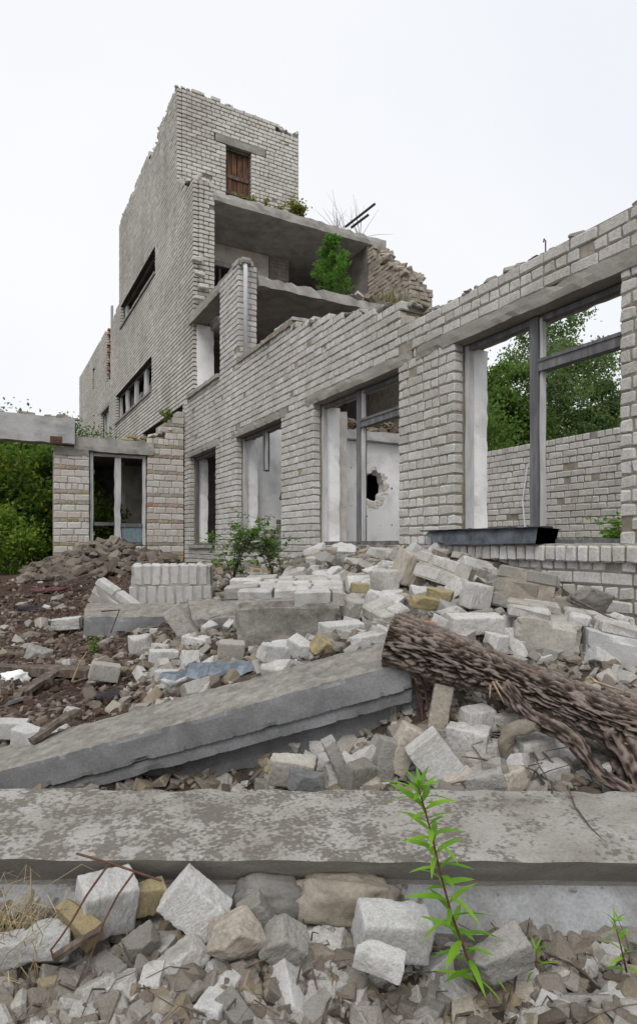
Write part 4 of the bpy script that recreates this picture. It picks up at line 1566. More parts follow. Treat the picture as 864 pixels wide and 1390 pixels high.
# ================================================================ LOG
def log_mesh(name, path, radii, parent, seg=64, per=26, bark=0.03, seed=3.0):
    pts_ = [Vector(p) for p in path]
    # Catmull-Rom
    P, Rr = [], []
    n = len(pts_)
    for i in range(n - 1):
        p0, p1, p2, p3 = pts_[max(i - 1, 0)], pts_[i], pts_[i + 1], pts_[min(i + 2, n - 1)]
        for s in range(per):
            t = s / per
            P.append(0.5 * ((2 * p1) + (p2 - p0) * t + (2 * p0 - 5 * p1 + 4 * p2 - p3) * t * t + (3 * p1 - p0 - 3 * p2 + p3) * t ** 3))
            Rr.append(radii[i] * (1 - t) + radii[i + 1] * t)
    P.append(pts_[-1])
    Rr.append(radii[-1])
    V, rg = [], []
    up = Vector((0.1, 0.2, 0.97))
    dist = 0.0
    for i, p in enumerate(P):
        d = (P[min(i + 1, len(P) - 1)] - P[max(i - 1, 0)]).normalized()
        if i:
            dist += (P[i] - P[i - 1]).length
        a = d.cross(up).normalized()
        b = d.cross(a)
        for j in range(seg):
            th = 2 * math.pi * j / seg
            q = Vector((math.cos(th) * Rr[i] * 80, math.sin(th) * Rr[i] * 80, dist * 11 + seed))
            w = Vector((mn.noise(q * 0.5), mn.noise(q * 0.5 + Vector((9, 0, 0))), 0)) * 1.3
            r1 = 1 - abs(mn.noise((q + w))) * 2.2
            r2 = 1 - abs(mn.noise(q * 2.1 + Vector((5, 5, 5)))) * 2.0
            ridge = max(0.0, min(1.0, 1.0 - (0.65 * r1 + 0.35 * r2))) ** 0.7
            ridge = max(0.0, min(1.0, (ridge - 0.28) * 2.0))
            ridge = ridge * ridge * (3 - 2 * ridge)
            ridge = min(1.0, max(0.0, ridge * 0.8 + 0.08 + 0.2 * mn.noise(Vector((q.x * 2, q.y * 2, dist * 45)))))
            lo = mn.noise(Vector((math.cos(th) * 1.2, math.sin(th) * 1.2, dist * 3 + seed))) * 0.12
            rr_ = Rr[i] * (1 + lo) + (ridge - 0.5) * bark
            V.append(p + a * (math.cos(th) * rr_) + b * (math.sin(th) * rr_))
            rg.append(ridge)
    Q = []
    for i in range(len(P) - 1):
        for j in range(seg):
            k2 = (j + 1) % seg
            Q.append((i * seg + j, i * seg + k2, (i + 1) * seg + k2, (i + 1) * seg + j))
    nP = len(P)
    V += [P[0] + (P[0] - P[1]).normalized() * -0.02, P[-1]]
    rg += [0.3, 0.3]
    T = []
    for j in range(seg):
        T.append((nP * seg, (j + 1) % seg, j))
        T.append((nP * seg + 1, (nP - 1) * seg + j, (nP - 1) * seg + (j + 1) % seg))
    b = MB()
    b.raw([tuple(v_) for v_ in V], Q, T)
    me = b.mesh(name, BARK, True)
    a_ = me.attributes.new('ridge', 'FLOAT', 'POINT')
    a_.data.foreach_set('value', np.array(rg, np.float32))
    return link(name, me, parent)


lg = thing('fallen_log', 'thick rough barked log lying over the end of the tilted slab', 'log', at(560, 900, 2.9))
log_mesh('log_trunk', [at(530, 868, 2.98), at(590, 886, 2.90), at(680, 917, 2.78), at(770, 952, 2.66), at(850, 985, 2.55), at(960, 1010, 2.45)], [0.125, 0.116, 0.090, 0.085, 0.098, 0.09], lg, 150, 48, 0.032)
log_mesh('bark_branch', [at(682, 930, 2.68), at(718, 972, 2.58), at(772, 1000, 2.48), at(812, 1048, 2.42), at(862, 1080, 2.37)], [0.034, 0.03, 0.034, 0.026, 0.024], lg, 28, 20, 0.016, 8)
log_mesh('bark_slab', [at(800, 960, 2.62), at(832, 985, 2.56), at(850, 1020, 2.5), at(868, 1075, 2.44)], [0.05, 0.075, 0.07, 0.055], lg, 36, 16, 0.03, 12)
b = MB()
for (a, c_) in (((668, 925, 2.66), (684, 955, 2.62)), ((672, 925, 2.66), (702, 962, 2.6)), ((665, 930, 2.66), (664, 948, 2.64)), ((800, 920, 2.58), (870, 962, 2.5)), ((805, 925, 2.57), (868, 945, 2.5))):
    b.tube([at(*a), at(*c_)], 0.006, 0.001, 4)
b.build('wood_splinter', m_simple('splinter_wood', (0.30, 0.225, 0.16)), lg, kind='stuff')


# ================================================================ LOOSE BRICKS AND STONES
def chunk_mesh(seed, dims, cuts, voxel=0.0055, rough=0.0018, pits=0.003):
    r_ = random.Random(seed)
    bm = bmesh.new()
    bmesh.ops.create_cube(bm, size=1.0)
    for v_ in bm.verts:
        v_.co = Vector((v_.co.x * dims[0], v_.co.y * dims[1], v_.co.z * dims[2]))
    for i in range(cuts):
        nrm = Vector((r_.uniform(-1, 1), r_.uniform(-1, 1), r_.uniform(-.8, .8))).normalized()
        ext = sum(abs(nrm[k_]) * dims[k_] / 2 for k_ in range(3))
        co = nrm * ext * r_.uniform(0.55, 0.85)
        bmesh.ops.bisect_plane(bm, geom=bm.verts[:] + bm.edges[:] + bm.faces[:], plane_co=co, plane_no=nrm, clear_outer=True)
        vs = bm.verts[:]
        co_ = [v_.co.copy() for v_ in vs]
        bm.free()
        bm = bmesh.new()
        for c_ in co_:
            bm.verts.new(c_)
        bmesh.ops.convex_hull(bm, input=bm.verts)
    loose = [v_ for v_ in bm.verts if not v_.link_faces]
    bmesh.ops.delete(bm, geom=loose, context='VERTS')
    bmesh.ops.recalc_face_normals(bm, faces=bm.faces)
    me = bpy.data.meshes.new('brick')
    bm.to_mesh(me)
    bm.free()
    o = bpy.data.objects.new('tmp', me)
    COL.objects.link(o)
    md = o.modifiers.new('r', 'REMESH')
    md.mode = 'VOXEL'
    md.voxel_size = voxel
    dg = bpy.context.evaluated_depsgraph_get()
    m2 = bpy.data.meshes.new_from_object(o.evaluated_get(dg))
    bpy.data.objects.remove(o)
    bpy.data.meshes.remove(me)
    nv = len(m2.vertices)
    co_ = np.empty(nv * 3, np.float32)
    no_ = np.empty(nv * 3, np.float32)
    m2.vertices.foreach_get('co', co_)
    m2.vertices.foreach_get('normal', no_)
    co_ = co_.reshape(-1, 3)
    no_ = no_.reshape(-1, 3)
    sv = Vector((seed * 3.7, seed * 1.3, 0))
    out = np.empty_like(co_)
    for i in range(nv):
        p = Vector(co_[i])
        d = mn.fractal(p * 22 + sv, 0.7, 2.0, 4) * rough - max(0.0, mn.noise(p * 60 + sv) - 0.3) * pits * 2
        # worn arris
        e = sorted(abs(abs(p[k_]) - dims[k_] / 2) for k_ in range(3))
        if e[1] < 0.018:
            d -= max(0.0, mn.noise(p * 28 + sv) + 0.05) * 0.008 * (1 - e[1] / 0.018)
        out[i] = co_[i] + no_[i] * d
    m2.vertices.foreach_set('co', out.ravel())
    m2.polygons.foreach_set('use_smooth', [True] * len(m2.polygons))
    m2.materials.clear()
    m2.materials.append(BR_RUB)
    m2.name = 'brick'
    m2.update()
    return m2


WHOLE = [chunk_mesh(i, (0.25, 0.12, 0.09), 0) for i in range(3)]
HALF = [chunk_mesh(10 + i, (0.25, 0.12, 0.10), 1) for i in range(5)]
FRAG = [chunk_mesh(20 + i, (0.22, 0.15, 0.12), 4, rough=0.004) for i in range(6)]
ROCK = [chunk_mesh(40 + i, (0.2, 0.16, 0.13), 6, rough=0.005) for i in range(4)]
VAR = {}


def with_mat(me, mat):
    key = (me.name, mat.name)
    if key not in VAR:
        m = me.copy()
        m.materials.clear()
        m.materials.append(mat)
        VAR[key] = m
    return VAR[key]


MSIZE = {'whole': 0.25, 'half': 0.23, 'frag': 0.2, 'rock': 0.17}
SETS = {'whole': WHOLE, 'half': HALF, 'frag': FRAG, 'rock': ROCK}


def put(kind, mat, p, rot, scale, label, cat='brick', group=None, name=None):
    me = with_mat(SETS[kind][rng.integers(0, len(SETS[kind]))], mat)
    nm = name or ('brick' if kind == 'whole' else 'brick_fragment' if cat == 'brick' else 'stone')
    o = bpy.data.objects.new(nm, me)
    COL.objects.link(o)
    o.location = p
    o.rotation_euler = rot
    o.scale = scale if hasattr(scale, '__len__') else (scale,) * 3
    return tag(o, label, cat, group)


placed = []


def hand(u0, v0, u1, v1, kind, mat, label, rz=None, tilt=(0, 0), D=None, aspect=None, cat='brick', roll=None, sink=0.3):
    """one block of the photo: its box in pixels -> a block of that size resting there. roll: turn in the picture plane"""
    uc, vb = (u0 + u1) / 2, v1
    if D is None:
        p, D = hit(uc, vb - (v1 - v0) * 0.2)
    wpx, hpx = (u1 - u0), (v1 - v0)
    c = at(uc, (v0 + v1) / 2, D + 0.02)
    w, h = wpx / FOC * D, hpx / FOC * D
    if roll is None:
        sx = w * 1.0
        szz = h * 0.82
        o = put(kind, mat, c, (rad(tilt[0]), rad(tilt[1]), -YAW + rad(rz if rz is not None else rng.uniform(-30, 30))), 1.0, label, cat)
        dims = SETS[kind][0].dimensions if False else None
        L, Wd, Hh = {'whole': (.25, .12, .09), 'half': (.23, .12, .10), 'frag': (.2, .15, .12), 'rock': (.17, .15, .12)}[kind]
        a = abs(math.cos(rad(rz or 0)))
        o.scale = (sx / L, max(sx * 0.5, szz * 0.9) / Wd * (aspect or 1), szz / Hh)
    else:
        L, Wd, Hh = {'whole': (.25, .12, .09), 'half': (.23, .12, .10), 'frag': (.2, .15, .12), 'rock': (.17, .15, .12)}[kind]
        long_, short_ = roll[1] / FOC * D, roll[2] / FOC * D
        o = put(kind, mat, c, (0, 0, 0), (long_ / L, (roll[3] if len(roll) > 3 else 0.12) / Wd, short_ / Hh), label, cat)
        Mr = Matrix.Rotation(-YAW + rad(rz or 0), 4, 'Z') @ Matrix.Rotation(-rad(roll[0]), 4, 'Y') @ Matrix.Rotation(rad(tilt[0]), 4, 'X')
        o.rotation_euler = Mr.to_euler()
    placed.append((c.x, c.y, w * 0.5))
    return o


FD = 1.72
HB = [
    # the front edge
    (107, 1185, 180, 1268, 'whole', BR_WHT, 'pale cube-like brick block leaning against the mottled beam between two yellow bricks', 35, (12, 4), FD, 0.9),
    (180, 1194, 219, 1242, 'half', BR_YEL, 'yellow brick standing upright against the mottled beam', 30, (10, 8), FD + .05, 0.8),
    (78, 1228, 138, 1277, 'half', BR_YEL, 'mossy yellow brick tilted in front of the pale cube-like block', -28, (20, 22), FD - .07, 0.8),
    (37, 1253, 92, 1310, 'frag', BR_WHT, 'blunt pale stone below the dry grass tuft', 10, (5, 5), FD - .1, 1),
    (-8, 1268, 34, 1312, 'frag', BR_WHT, 'pale brick end cut by the picture edge under the dry grass', 10, (5, -5), FD - .12, 1),
    (173, 1260, 212, 1300, 'frag', BR_GRY, 'small flat grey stone between dark twigs near the rusty wires', 40, (25, -20), FD - .08, 1),
    (295, 1238, 352, 1305, 'rock', BR_TAN, 'brownish angular rock in front of the mottled beam', 20, (20, 30), FD - .08, 1),
    (362, 1250, 410, 1308, 'frag', BR_GRY, 'grey weathered stone with a steep left side at the front edge', 10, (20, 35), FD - .1, 1),
    (482, 1230, 582, 1298, 'whole', BR_WHT, 'clean whole white brick lying beside the tall green weed', 8, (8, 9), FD - .03, 1.1),
    (484, 1284, 545, 1330, 'frag', BR_WHT, 'pale brick half sunk in front of the clean whole white brick', -15, (8, 12), FD - .17, 1),
    (640, 1268, 714, 1325, 'frag', BR_GRY, 'flat grey broken slab piece right of the weed stem', 10, (15, -16), FD - .12, 1),
    # the gap behind the beam
    (697, 990, 760, 1048, 'half', BR_RUB, 'grey white block hugged by a crescent of mortar', 15, (8, -6), 2.62, 1),
    (645, 1000, 697, 1048, 'frag', BR_RUB, 'pale rounded stone beside the block hugged by mortar', -10, (6, 6), 2.63, 1),
    (717, 1034, 768, 1076, 'half', BR_RUB, 'small square white brick resting on the back edge of the mottled beam', 12, (5, -8), 2.50, 1),
    (627, 957, 667, 1002, 'half', BR_RUB, 'pale brick standing on end beneath the log', 20, (4, -3), 2.72, 1),
    (610, 978, 660, 1035, 'frag', BR_RUB, 'thick white brick fragment under the pale brick standing on end', -25, (6, 6), 2.66, 1),
    (667, 966, 714, 997, 'frag', BR_RUB, 'flat pale fragment tucked under the middle of the log', 6, (6, 4), 2.72, 1),
    (370, 1020, 426, 1068, 'frag', MORT_LT, 'light mortar chunk under the right half of the tilted slab', -8, (12, 6), 2.7, 1),
    (466, 1030, 502, 1076, 'half', BR_GRY, 'narrow grey brick piece standing in the gap behind the beam', 30, (8, 4), 2.55, 1),
    (393, 1046, 437, 1076, 'frag', CONC_FACE, 'bluish grey fragment lying on the beam under the light mortar chunk', 10, (8, 12), 2.48, 1),
    (600, 1046, 642, 1078, 'frag', BR_TAN, 'flat tan fragment beside the large tilted white brick', 10, (10, -15), 2.46, 1),
    # the right-hand slope
    (608, 832, 680, 862, 'whole', BR_RUB, 'whole white brick with a brown stain lying above the log', 4, (6, 0), 3.5, 1),
    (780, 796, 822, 830, 'rock', BR_GRY, 'grey wedge of stone against the wall beside the slumped bricks', 10, (8, 20), 4.25, 1),
    (818, 832, 856, 884, 'frag', BR_RUB, 'pale leaning plate behind the large mortared block', 30, (20, 30), 3.9, 1),
    (660, 858, 692, 888, 'frag', BR_RUB, 'small white fragment between stained brick and large mortared block', 20, (8, 8), 3.4, 1),
    # the heap, middle
    (434, 842, 492, 873, 'whole', BR_WHT, 'white brick lying in front of the big topped wall chunk', 18, (4, -2), 3.75, 1.1),
    (352, 872, 398, 900, 'half', BR_WHT, 'white brick end lying on edge of the tilted slab', 35, (8, 8), 3.55, 1),
    (391, 866, 424, 896, 'half', BR_RUB, 'pale tilted brick beside the yellow brown fragment', -30, (15, 25), 3.55, 1),
    (425, 864, 452, 893, 'frag', BR_YEL, 'yellow brown fragment at the upper edge of the tilted slab', 30, (25, 25), 3.5, 1),
    (297, 868, 330, 896, 'half', BR_RUB, 'square brick end below the mortared front of the topped chunk', 12, (10, 6), 3.85, 1),
    (498, 798, 540, 850, 'half', BR_RUB, 'big pale brick lump beside the topped wall chunk', -20, (8, 20), 4.3, 1),
    (458, 810, 500, 845, 'frag', BR_RUB, 'pale plate leaning against the big pale brick lump', 25, (14, 10), 4.35, 1),
    (476, 790, 499, 806, 'half', BR_YEL, 'yellow brick end poking out beside the topped wall chunk', 8, (5, 4), 4.5, 1),
    (540, 745, 575, 800, 'half', BR_TAN, 'tan stained brick standing steeply below the pier', 15, (10, 16), 5.0, 1),
    (558, 808, 592, 828, 'frag', BR_YEL, 'broken yellow brick above the perforated red brick', 20, (12, 10), 3.9, 1),
    (580, 798, 612, 815, 'frag', BR_YEL, 'yellow brick shard in the heap under the metal tray', -25, (10, 12), 4.3, 1),
    (505, 770, 541, 806, 'half', BR_RUB, 'white brick standing on end in the heap under the pierced wall', -14, (6, 6), 4.9, 1),
    (630, 788, 660, 830, 'half', BR_RUB, 'white upright brick beside the slumped mortared bricks', 20, (6, 8), 4.2, 1),
    # left of the middle
    (178, 860, 206, 897, 'half', BR_RUB, 'brick standing on end with a brown stained side', 28, (4, -4), 4.9, 1),
    (203, 880, 241, 906, 'whole', BR_WHT, 'clean white half brick just above the zinc strip', 22, (4, 4), 4.5, 1),
    (248, 862, 294, 886, 'whole', BR_RUB, 'whole grey white brick lying behind the clean half brick', -18, (4, 6), 4.8, 1),
    (124, 898, 160, 926, 'half', BR_RUB, 'white brick fragment lying where the red mulch ends', 24, (4, 12), 4.2, 1),
    (73, 837, 107, 856, 'frag', BR_WHT, 'white brick lying alone on the red brown mulch', 8, (4, -4), 6.0, 1),
    (36, 877, 66, 908, 'frag', BR_GRY, 'grey pointed stone near the rotten board', 20, (14, 20), 4.9, 1),
    (-5, 975, 34, 1004, 'half', BR_WHT, 'pale brick at the picture edge above the tilted slab', 10, (5, 5), 3.3, 1),
    (20, 985, 58, 1018, 'half', BR_WHT, 'white crumbling brick beside the dark rotten strips', -18, (8, 10), 3.2, 1),
    (212, 908, 246, 930, 'half', BR_WHT, 'flat white brick under the zinc strip end', 8, (4, 3), 4.0, 1),
]
for e in HB:
    u0, v0, u1, v1, kd, mt, lb, rz, tl, D, asp = e
    hand(u0, v0, u1, v1, kd, mt, lb, rz, tl, D, asp)
# steep ones, turned in the picture plane: (angle, length px, thickness px)
for e in [
    (555, 995, 628, 1070, 'whole', BR_WHT, 'large tilted white brick propped on the back edge of the mottled beam', (-52, 72, 50, 0.1), 2.50, 0),
    (526, 985, 568, 1048, 'whole', BR_TAN, 'beige tall brick leaning left behind the large tilted white brick', (62, 66, 30, 0.1), 2.62, 5),
    (222, 1188, 308, 1270, 'whole', BR_WHT, 'flat white brick face tilted up against the beam at the front', (-40, 82, 58, 0.09), FD, 0),
    (327, 1218, 377, 1282, 'whole', BR_GRY, 'grey brick standing on its corner before the mortar lumps', (-58, 62, 38, 0.08), FD, 8),
    (228, 824, 268, 876, 'whole', BR_RUB, 'long white brick leaning steeply against the grey slab', (-55, 58, 24, 0.12), 5.1, 0),
    (583, 925, 612, 990, 'whole', BR_TAN, 'tan brick with a white plaster streak standing under the log end', (80, 62, 26, 0.1), 2.85, -10),
    (505, 1003, 540, 1058, 'whole', BR_GRY, 'slate grey slab piece standing beside the beige leaning brick', (76, 56, 26, 0.08), 2.60, 10),
    (442, 1000, 470, 1060, 'whole', BR_GRY, 'thin grey plate leaning right under the tilted slab', (-66, 58, 18, 0.1), 2.64, 10),
]:
    u0, v0, u1, v1, kd, mt, lb, rl, D, rz = e
    hand(u0, v0, u1, v1, kd, mt, lb, rz=rz, D=D, roll=rl)

# perforated red brick
hb = thing('hollow_brick', 'red perforated brick wedged behind the log end', 'brick', at(572, 845, 3.25))
bm = bmesh.new()
bw, bh = 0.25, 0.12
outer = [bm.verts.new((x, y, 0)) for x, y in ((0, 0), (bw, 0), (bw, bh), (0, bh))]
es = [bm.edges.new((outer[i], outer[(i + 1) % 4])) for i in range(4)]
for ix in range(7):
    for iy in range(3):
        cxh_, cyh_ = 0.03 + ix * 0.0317, 0.028 + iy * 0.032
        ring = [bm.verts.new((cxh_ + 0.0085 * math.cos(t * math.pi / 4), cyh_ + 0.0085 * math.sin(t * math.pi / 4), 0)) for t in range(8)]
        es += [bm.edges.new((ring[i], ring[(i + 1) % 8])) for i in range(8)]
bmesh.ops.triangle_fill(bm, edges=es, use_beauty=True)
r = bmesh.ops.extrude_face_region(bm, geom=bm.faces[:])
bmesh.ops.translate(bm, vec=(0, 0, -0.06), verts=[g for g in r['geom'] if isinstance(g, bmesh.types.BMVert)])
bmesh.ops.recalc_face_normals(bm, faces=bm.faces)
me = bpy.data.meshes.new('brick_body')
bm.to_mesh(me)
bm.free()
me.materials.append(m_brick('orange_clay', [(0.33, 0.15, 0.085), (0.37, 0.18, 0.11)], dirt_amt=0.5))
o = bpy.data.objects.new('brick_body', me)
COL.objects.link(o)
o.parent = hb
o.location = (-0.13, -0.05, -0.04)
o.scale = (0.9, 0.8, 0.9)
hb.rotation_euler = (rad(52), rad(12), -YAW)

# scattered fragments, zone by zone; each is described by its look and what it lies by
MARKS = [(143, 1225, 'cube-like block'), (108, 1252, 'mossy yellow brick'), (265, 1228, 'tilted white face'), (30, 1270, 'dry grass tuft'), (323, 1272, 'brownish angular rock'),
         (385, 1280, 'steep weathered stone'), (530, 1262, 'clean white brick'), (370, 1226, 'mortar lump'), (620, 1280, 'tall weed stem'), (677, 1295, 'flat grey piece'), (835, 1280, 'small corner weed'),
         (728, 1018, 'mortar crescent'), (742, 1054, 'small square brick'), (646, 978, 'standing pale brick'), (590, 1030, 'large tilted brick'), (547, 1015, 'beige leaning brick'), (522, 1030, 'slate grey piece'),
         (398, 1043, 'light mortar chunk'), (456, 1030, 'thin grey plate'), (598, 958, 'plaster streaked brick'), (644, 846, 'brown stained brick'), (568, 843, 'perforated red brick'), (540, 880, 'sawn log end'),
         (665, 735, 'metal tray'), (700, 795, 'slumped bricks'), (772, 870, 'large mortared block'), (800, 815, 'grey wedge'), (385, 820, 'topped wall chunk'), (462, 858, 'white brick before chunk'),
         (518, 825, 'big brick lump'), (558, 775, 'steep tan brick'), (523, 790, 'brick standing on end'), (594, 808, 'yellow shard'), (645, 810, 'upright white brick'), (316, 745, 'taller green shrub'),
         (372, 755, 'smaller green shrub'), (240, 795, 'upright brick chunk'), (142, 800, 'tilted four-course chunk'), (220, 845, 'level grey slab'), (300, 912, 'zinc strip'), (250, 850, 'steeply leaning brick'),
         (192, 878, 'brown sided brick'), (222, 893, 'clean half brick'), (142, 912, 'mulch edge brick'), (90, 846, 'lone mulch brick'), (50, 893, 'grey pointed stone'), (60, 914, 'flat rotten board'),
         (140, 760, 'clod heap'), (70, 805, 'plum rag'), (150, 950, 'dark blue rag'), (40, 1000, 'crumbling white brick'), (430, 720, 'second window'), (580, 735, 'wide brick pier'), (830, 870, 'pale leaning plate'),
         (760, 960, 'middle of the log'), (830, 1040, 'bark branch'), (480, 880, 'tilted slab edge'), (200, 960, 'tilted slab edge')]
USED = set()
COLW = {'silicate_brick_rubble': 'pale', 'clean_white_brick': 'white', 'grey_mortared_brick': 'grey', 'tan_brick': 'tan', 'yellow_brick': 'yellow'}
KINDW = {'whole': 'oblong brick', 'half': 'brick end', 'frag': 'brick shard', 'rock': 'rough lump'}


def describe(p, s, mt, kd, rng_s):
    d = depth(p)
    u = 432 + FOC * (p.x * Rv[0] + p.y * Rv[1]) / d
    v_ = 740 - FOC * p.z / d
    near = sorted(MARKS, key=lambda m: (m[0] - u) ** 2 + (m[1] - v_) ** 2)

    def rel(m):
        du, dv = u - m[0], v_ - m[1]
        if abs(dv) > abs(du) * 0.8:
            return 'before' if dv > 0 else 'behind'
        return 'beside'
    f = (s - rng_s[0]) / (rng_s[1] - rng_s[0])
    look = ('small ' if f < .33 else 'middling ' if f < .66 else 'big ') + COLW[mt.name] + ' ' + KINDW[kd]
    opts = ['%s %s the %s' % (look, rel(m), m[2]) for m in near[:2]]
    opts += ['%s %s the %s, %s the %s' % (look, rel(near[a]), near[a][2], rel(near[b_]), near[b_][2]) for a, b_ in ((0, 1), (0, 2), (1, 2), (0, 3), (1, 3), (0, 4), (2, 3))]
    for o_ in opts:
        if o_ not in USED and len(o_.split()) <= 16:
            USED.add(o_)
            return o_
    return opts[-1]


ZONES = [
    ((395, 660, 742, 832), 100, (0.6, 1.35), 'pale brick fragment in the heap below the pierced inner wall', 'bricks of the heap under the windows', 0.03),
    ((470, 640, 832, 885), 16, (0.6, 1.0), 'brick fragment in the slope just above the log and slab', 'fragments above the log', 0.03),
    ((350, 690, 1010, 1072), 30, (0.45, 0.85), 'brick fragment in the gap behind the mottled beam', 'fragments behind the mottled beam', 0.02),
    ((690, 864, 1000, 1072), 14, (0.4, 0.8), 'broken stone among bark below the log', 'fragments below the log', 0.02),
    ((180, 440, 828, 950), 44, (0.3, 0.85), 'brick fragment strewn between the grey slab and zinc strip', 'fragments around the zinc strip', 0.05),
    ((0, 190, 785, 1000), 15, (0.3, 0.7), 'stray brick fragment on the brown mulch of the yard', 'fragments on the mulch', 0.05),
    ((640, 864, 772, 905), 30, (0.5, 1.1), 'brick fragment piled against the wall under the metal tray', 'fragments under the tray', 0.03),
    ((0, 864, 1262, 1390), 56, (0.25, 0.6), 'stone fragment along the front foot of the mottled beam', 'fragments in front of the beam', 0.0),
    ((255, 400, 765, 800), 14, (0.6, 1.0), 'brick fragment lying around the green shrub below the facade', 'fragments around the shrub', 0.04),
]
for (ua, ub, va, vb), n, (s0, s1), lb, gp, warm in ZONES:
    tries = 0
    k_ = 0
    while k_ < n and tries < n * 30:
        tries += 1
        u, v_ = rng.uniform(ua, ub), rng.uniform(va, vb)
        if va > 1200:
            p, D = hit(u, v_, 1.2)
            if D > 1.80:
                continue
        else:
            p, D = hit(u, v_, 2.42)
        if p.x > 3.93 or D > 15:
            continue
        s = rng.uniform(s0, s1)
        if any((p.x - a) ** 2 + (p.y - b_2) ** 2 < (0.46 * (c_ + 0.1 * s)) ** 2 for a, b_2, c_ in placed):
            continue
        kd = rng.choice(['whole', 'half', 'half', 'frag', 'frag', 'rock'])
        rr = rng.random()
        mt = BR_RUB if rr < 0.55 else BR_WHT if rr < 0.68 else BR_GRY if rr < 0.9 else BR_TAN if rr < 0.95 else (BR_YEL if warm > 0 else BR_GRY)
        p = p + Vector((0, 0, 0.03 * s))
        lb = describe(p, s, mt, kd, (s0, s1))
        put(kd, mt, p, (rng.normal(0, .3), rng.normal(0, .3), rng.uniform(0, 6.28)), s, lb, 'brick' if kd != 'rock' else 'stone', gp, 'brick_fragment' if kd != 'rock' else 'stone')
        placed.append((p.x, p.y, 0.1 * s))
        k_ += 1

# small rubble: tens of thousands of crumbs, joined
def crumbs(name, n, cond, size, mat, seed):
    r_ = np.random.default_rng(seed)
    cs, hs_, tt = [], [], []
    b = MB()
    tries = 0
    V, ti = [], []
    while len(V) < n and tries < n * 12:
        tries += 1
        d = 1.25 * (10.5 / 1.25) ** (r_.random() ** 1.0)
        u = r_.uniform(-120, 980)
        p2 = rd((u - 432) / FOC * d, d, 0)
        if p2.x > 3.97 or not cond(u, d, p2):
            continue
        z = H(p2.x, p2.y)
        s = (size[0] * (size[1] / size[0]) ** (r_.random() ** 1.6)) * min(1.6, 0.55 + d * 0.18)
        hh = np.array([s, s * r_.uniform(.5, .9), s * r_.uniform(.3, .7)])
        L = CHS * (hh - np.where(np.abs(CHV) > 0.9, 0, hh.min() * r_.uniform(.15, .5)))
        L = L + np.repeat(r_.uniform(-.28, .28, (8, 3)) * s, 3, axis=0)
        E = np.array(Euler((r_.normal(0, .5), r_.normal(0, .5), r_.uniform(0, 6.28))).to_matrix())
        V.append(L @ E.T + np.array([p2.x, p2.y, z + s * 0.15]))
        ti.append(r_.random())
    b.batch(np.array(V), CHQ, CHT, ti)
    return b.build(name, mat, kind='stuff')


ALLC = m_brick('mixed_crumbs', [(0.09, 0.072, 0.055), (0.33, 0.31, 0.28), (0.15, 0.125, 0.10), (0.22, 0.195, 0.165), (0.25, 0.20, 0.13), (0.46, 0.445, 0.42), (0.12, 0.095, 0.072), (0.37, 0.355, 0.33), (0.18, 0.155, 0.125)], dirt_amt=0.5, fine=150, big=9)
EARTHC = m_brick('mulch_flakes', [(0.045, 0.029, 0.022), (0.10, 0.066, 0.05), (0.075, 0.052, 0.042), (0.15, 0.11, 0.085), (0.23, 0.19, 0.155), (0.06, 0.042, 0.034)], dirt=(0.04, 0.025, 0.02), fine=150, big=9)
o = crumbs('rubble', 13000, lambda u, d, p: u > 190 or d < 3.4 or rng.random() < 0.15, (0.009, 0.05), ALLC, 3)
tag(o, 'crumbled brick and mortar rubble covering the whole heap', 'rubble')
o = crumbs('mulch_flakes', 5200, lambda u, d, p: u < 260 and d > 3.2, (0.008, 0.03), EARTHC, 4)
tag(o, 'red brown flakes of rotten roofing strewn over the yard', 'debris')

# the dark heap of clods before the low window
hp = thing('clod_heap', 'dark heap of grey brown clods under the low window', 'heap', Vector((HEAP[0], HEAP[1], -0.5)))
CLOD = m_brick('clod_earth', [(0.11, 0.09, 0.072), (0.17, 0.142, 0.115), (0.22, 0.19, 0.158), (0.14, 0.118, 0.097)], dirt=(0.06, 0.047, 0.037), fine=60, big=5)
pm = [with_mat(m_, CLOD) for m_ in ROCK + FRAG[:2]]
for i in range(260):
    a, r = rng.uniform(0, 6.28), rng.random() ** 0.6
    x, y = HEAP[0] + math.cos(a) * r * 1.35 - 0.15 * r, HEAP[1] + math.sin(a) * r * 1.1 - 0.25
    o = bpy.data.objects.new('clod', pm[i % 6])
    COL.objects.link(o)
    o.parent = hp
    o.matrix_parent_inverse = Matrix.Translation(hp.location).inverted()
    z = H(x, y)
    o.location = (x, y, z + rng.uniform(0.0, 0.07) + 0.08 * (1 - r))
    o.rotation_euler = (rng.normal(0, .4), rng.normal(0, .4), rng.uniform(0, 6.28))
    s = rng.uniform(0.7, 1.7)
    o.scale = (s * 1.2, s * .9, s * .6)

# ================================================================ SMALLER DEBRIS
# zinc strip
zs = thing('zinc_strip', 'blue grey bent zinc strip lying above the tilted slab', 'metal sheet', at(300, 912, 3.7))
bm = bmesh.new()
rows = []
for i in range(26):
    f = i / 25
    u = 214 + f * 190
    base = at(u, 924 - f * 16, 3.60 - f * 0.10)
    w = 0.012 * math.sin(f * 40) * (1 if f < 0.8 else .4)
    top_ = at(u + 6, (912 if f < .2 else 901) - f * 6, 3.66 - f * .10)
    rows.append((bm.verts.new(base + Vector((0, 0, w))), bm.verts.new((base + top_) / 2 + Vector((0, 0, .012 + w * .5))), bm.verts.new(top_)))
for i in range(25):
    for j in range(2):
        bm.faces.new((rows[i][j], rows[i + 1][j], rows[i + 1][j + 1], rows[i][j + 1]))
bmesh.ops.solidify(bm, geom=bm.faces[:], thickness=0.003)
me = bpy.data.meshes.new('zinc_sheet')
bm.to_mesh(me)
bm.free()
me.materials.append(ZINC)
link('zinc_sheet', me, zs)


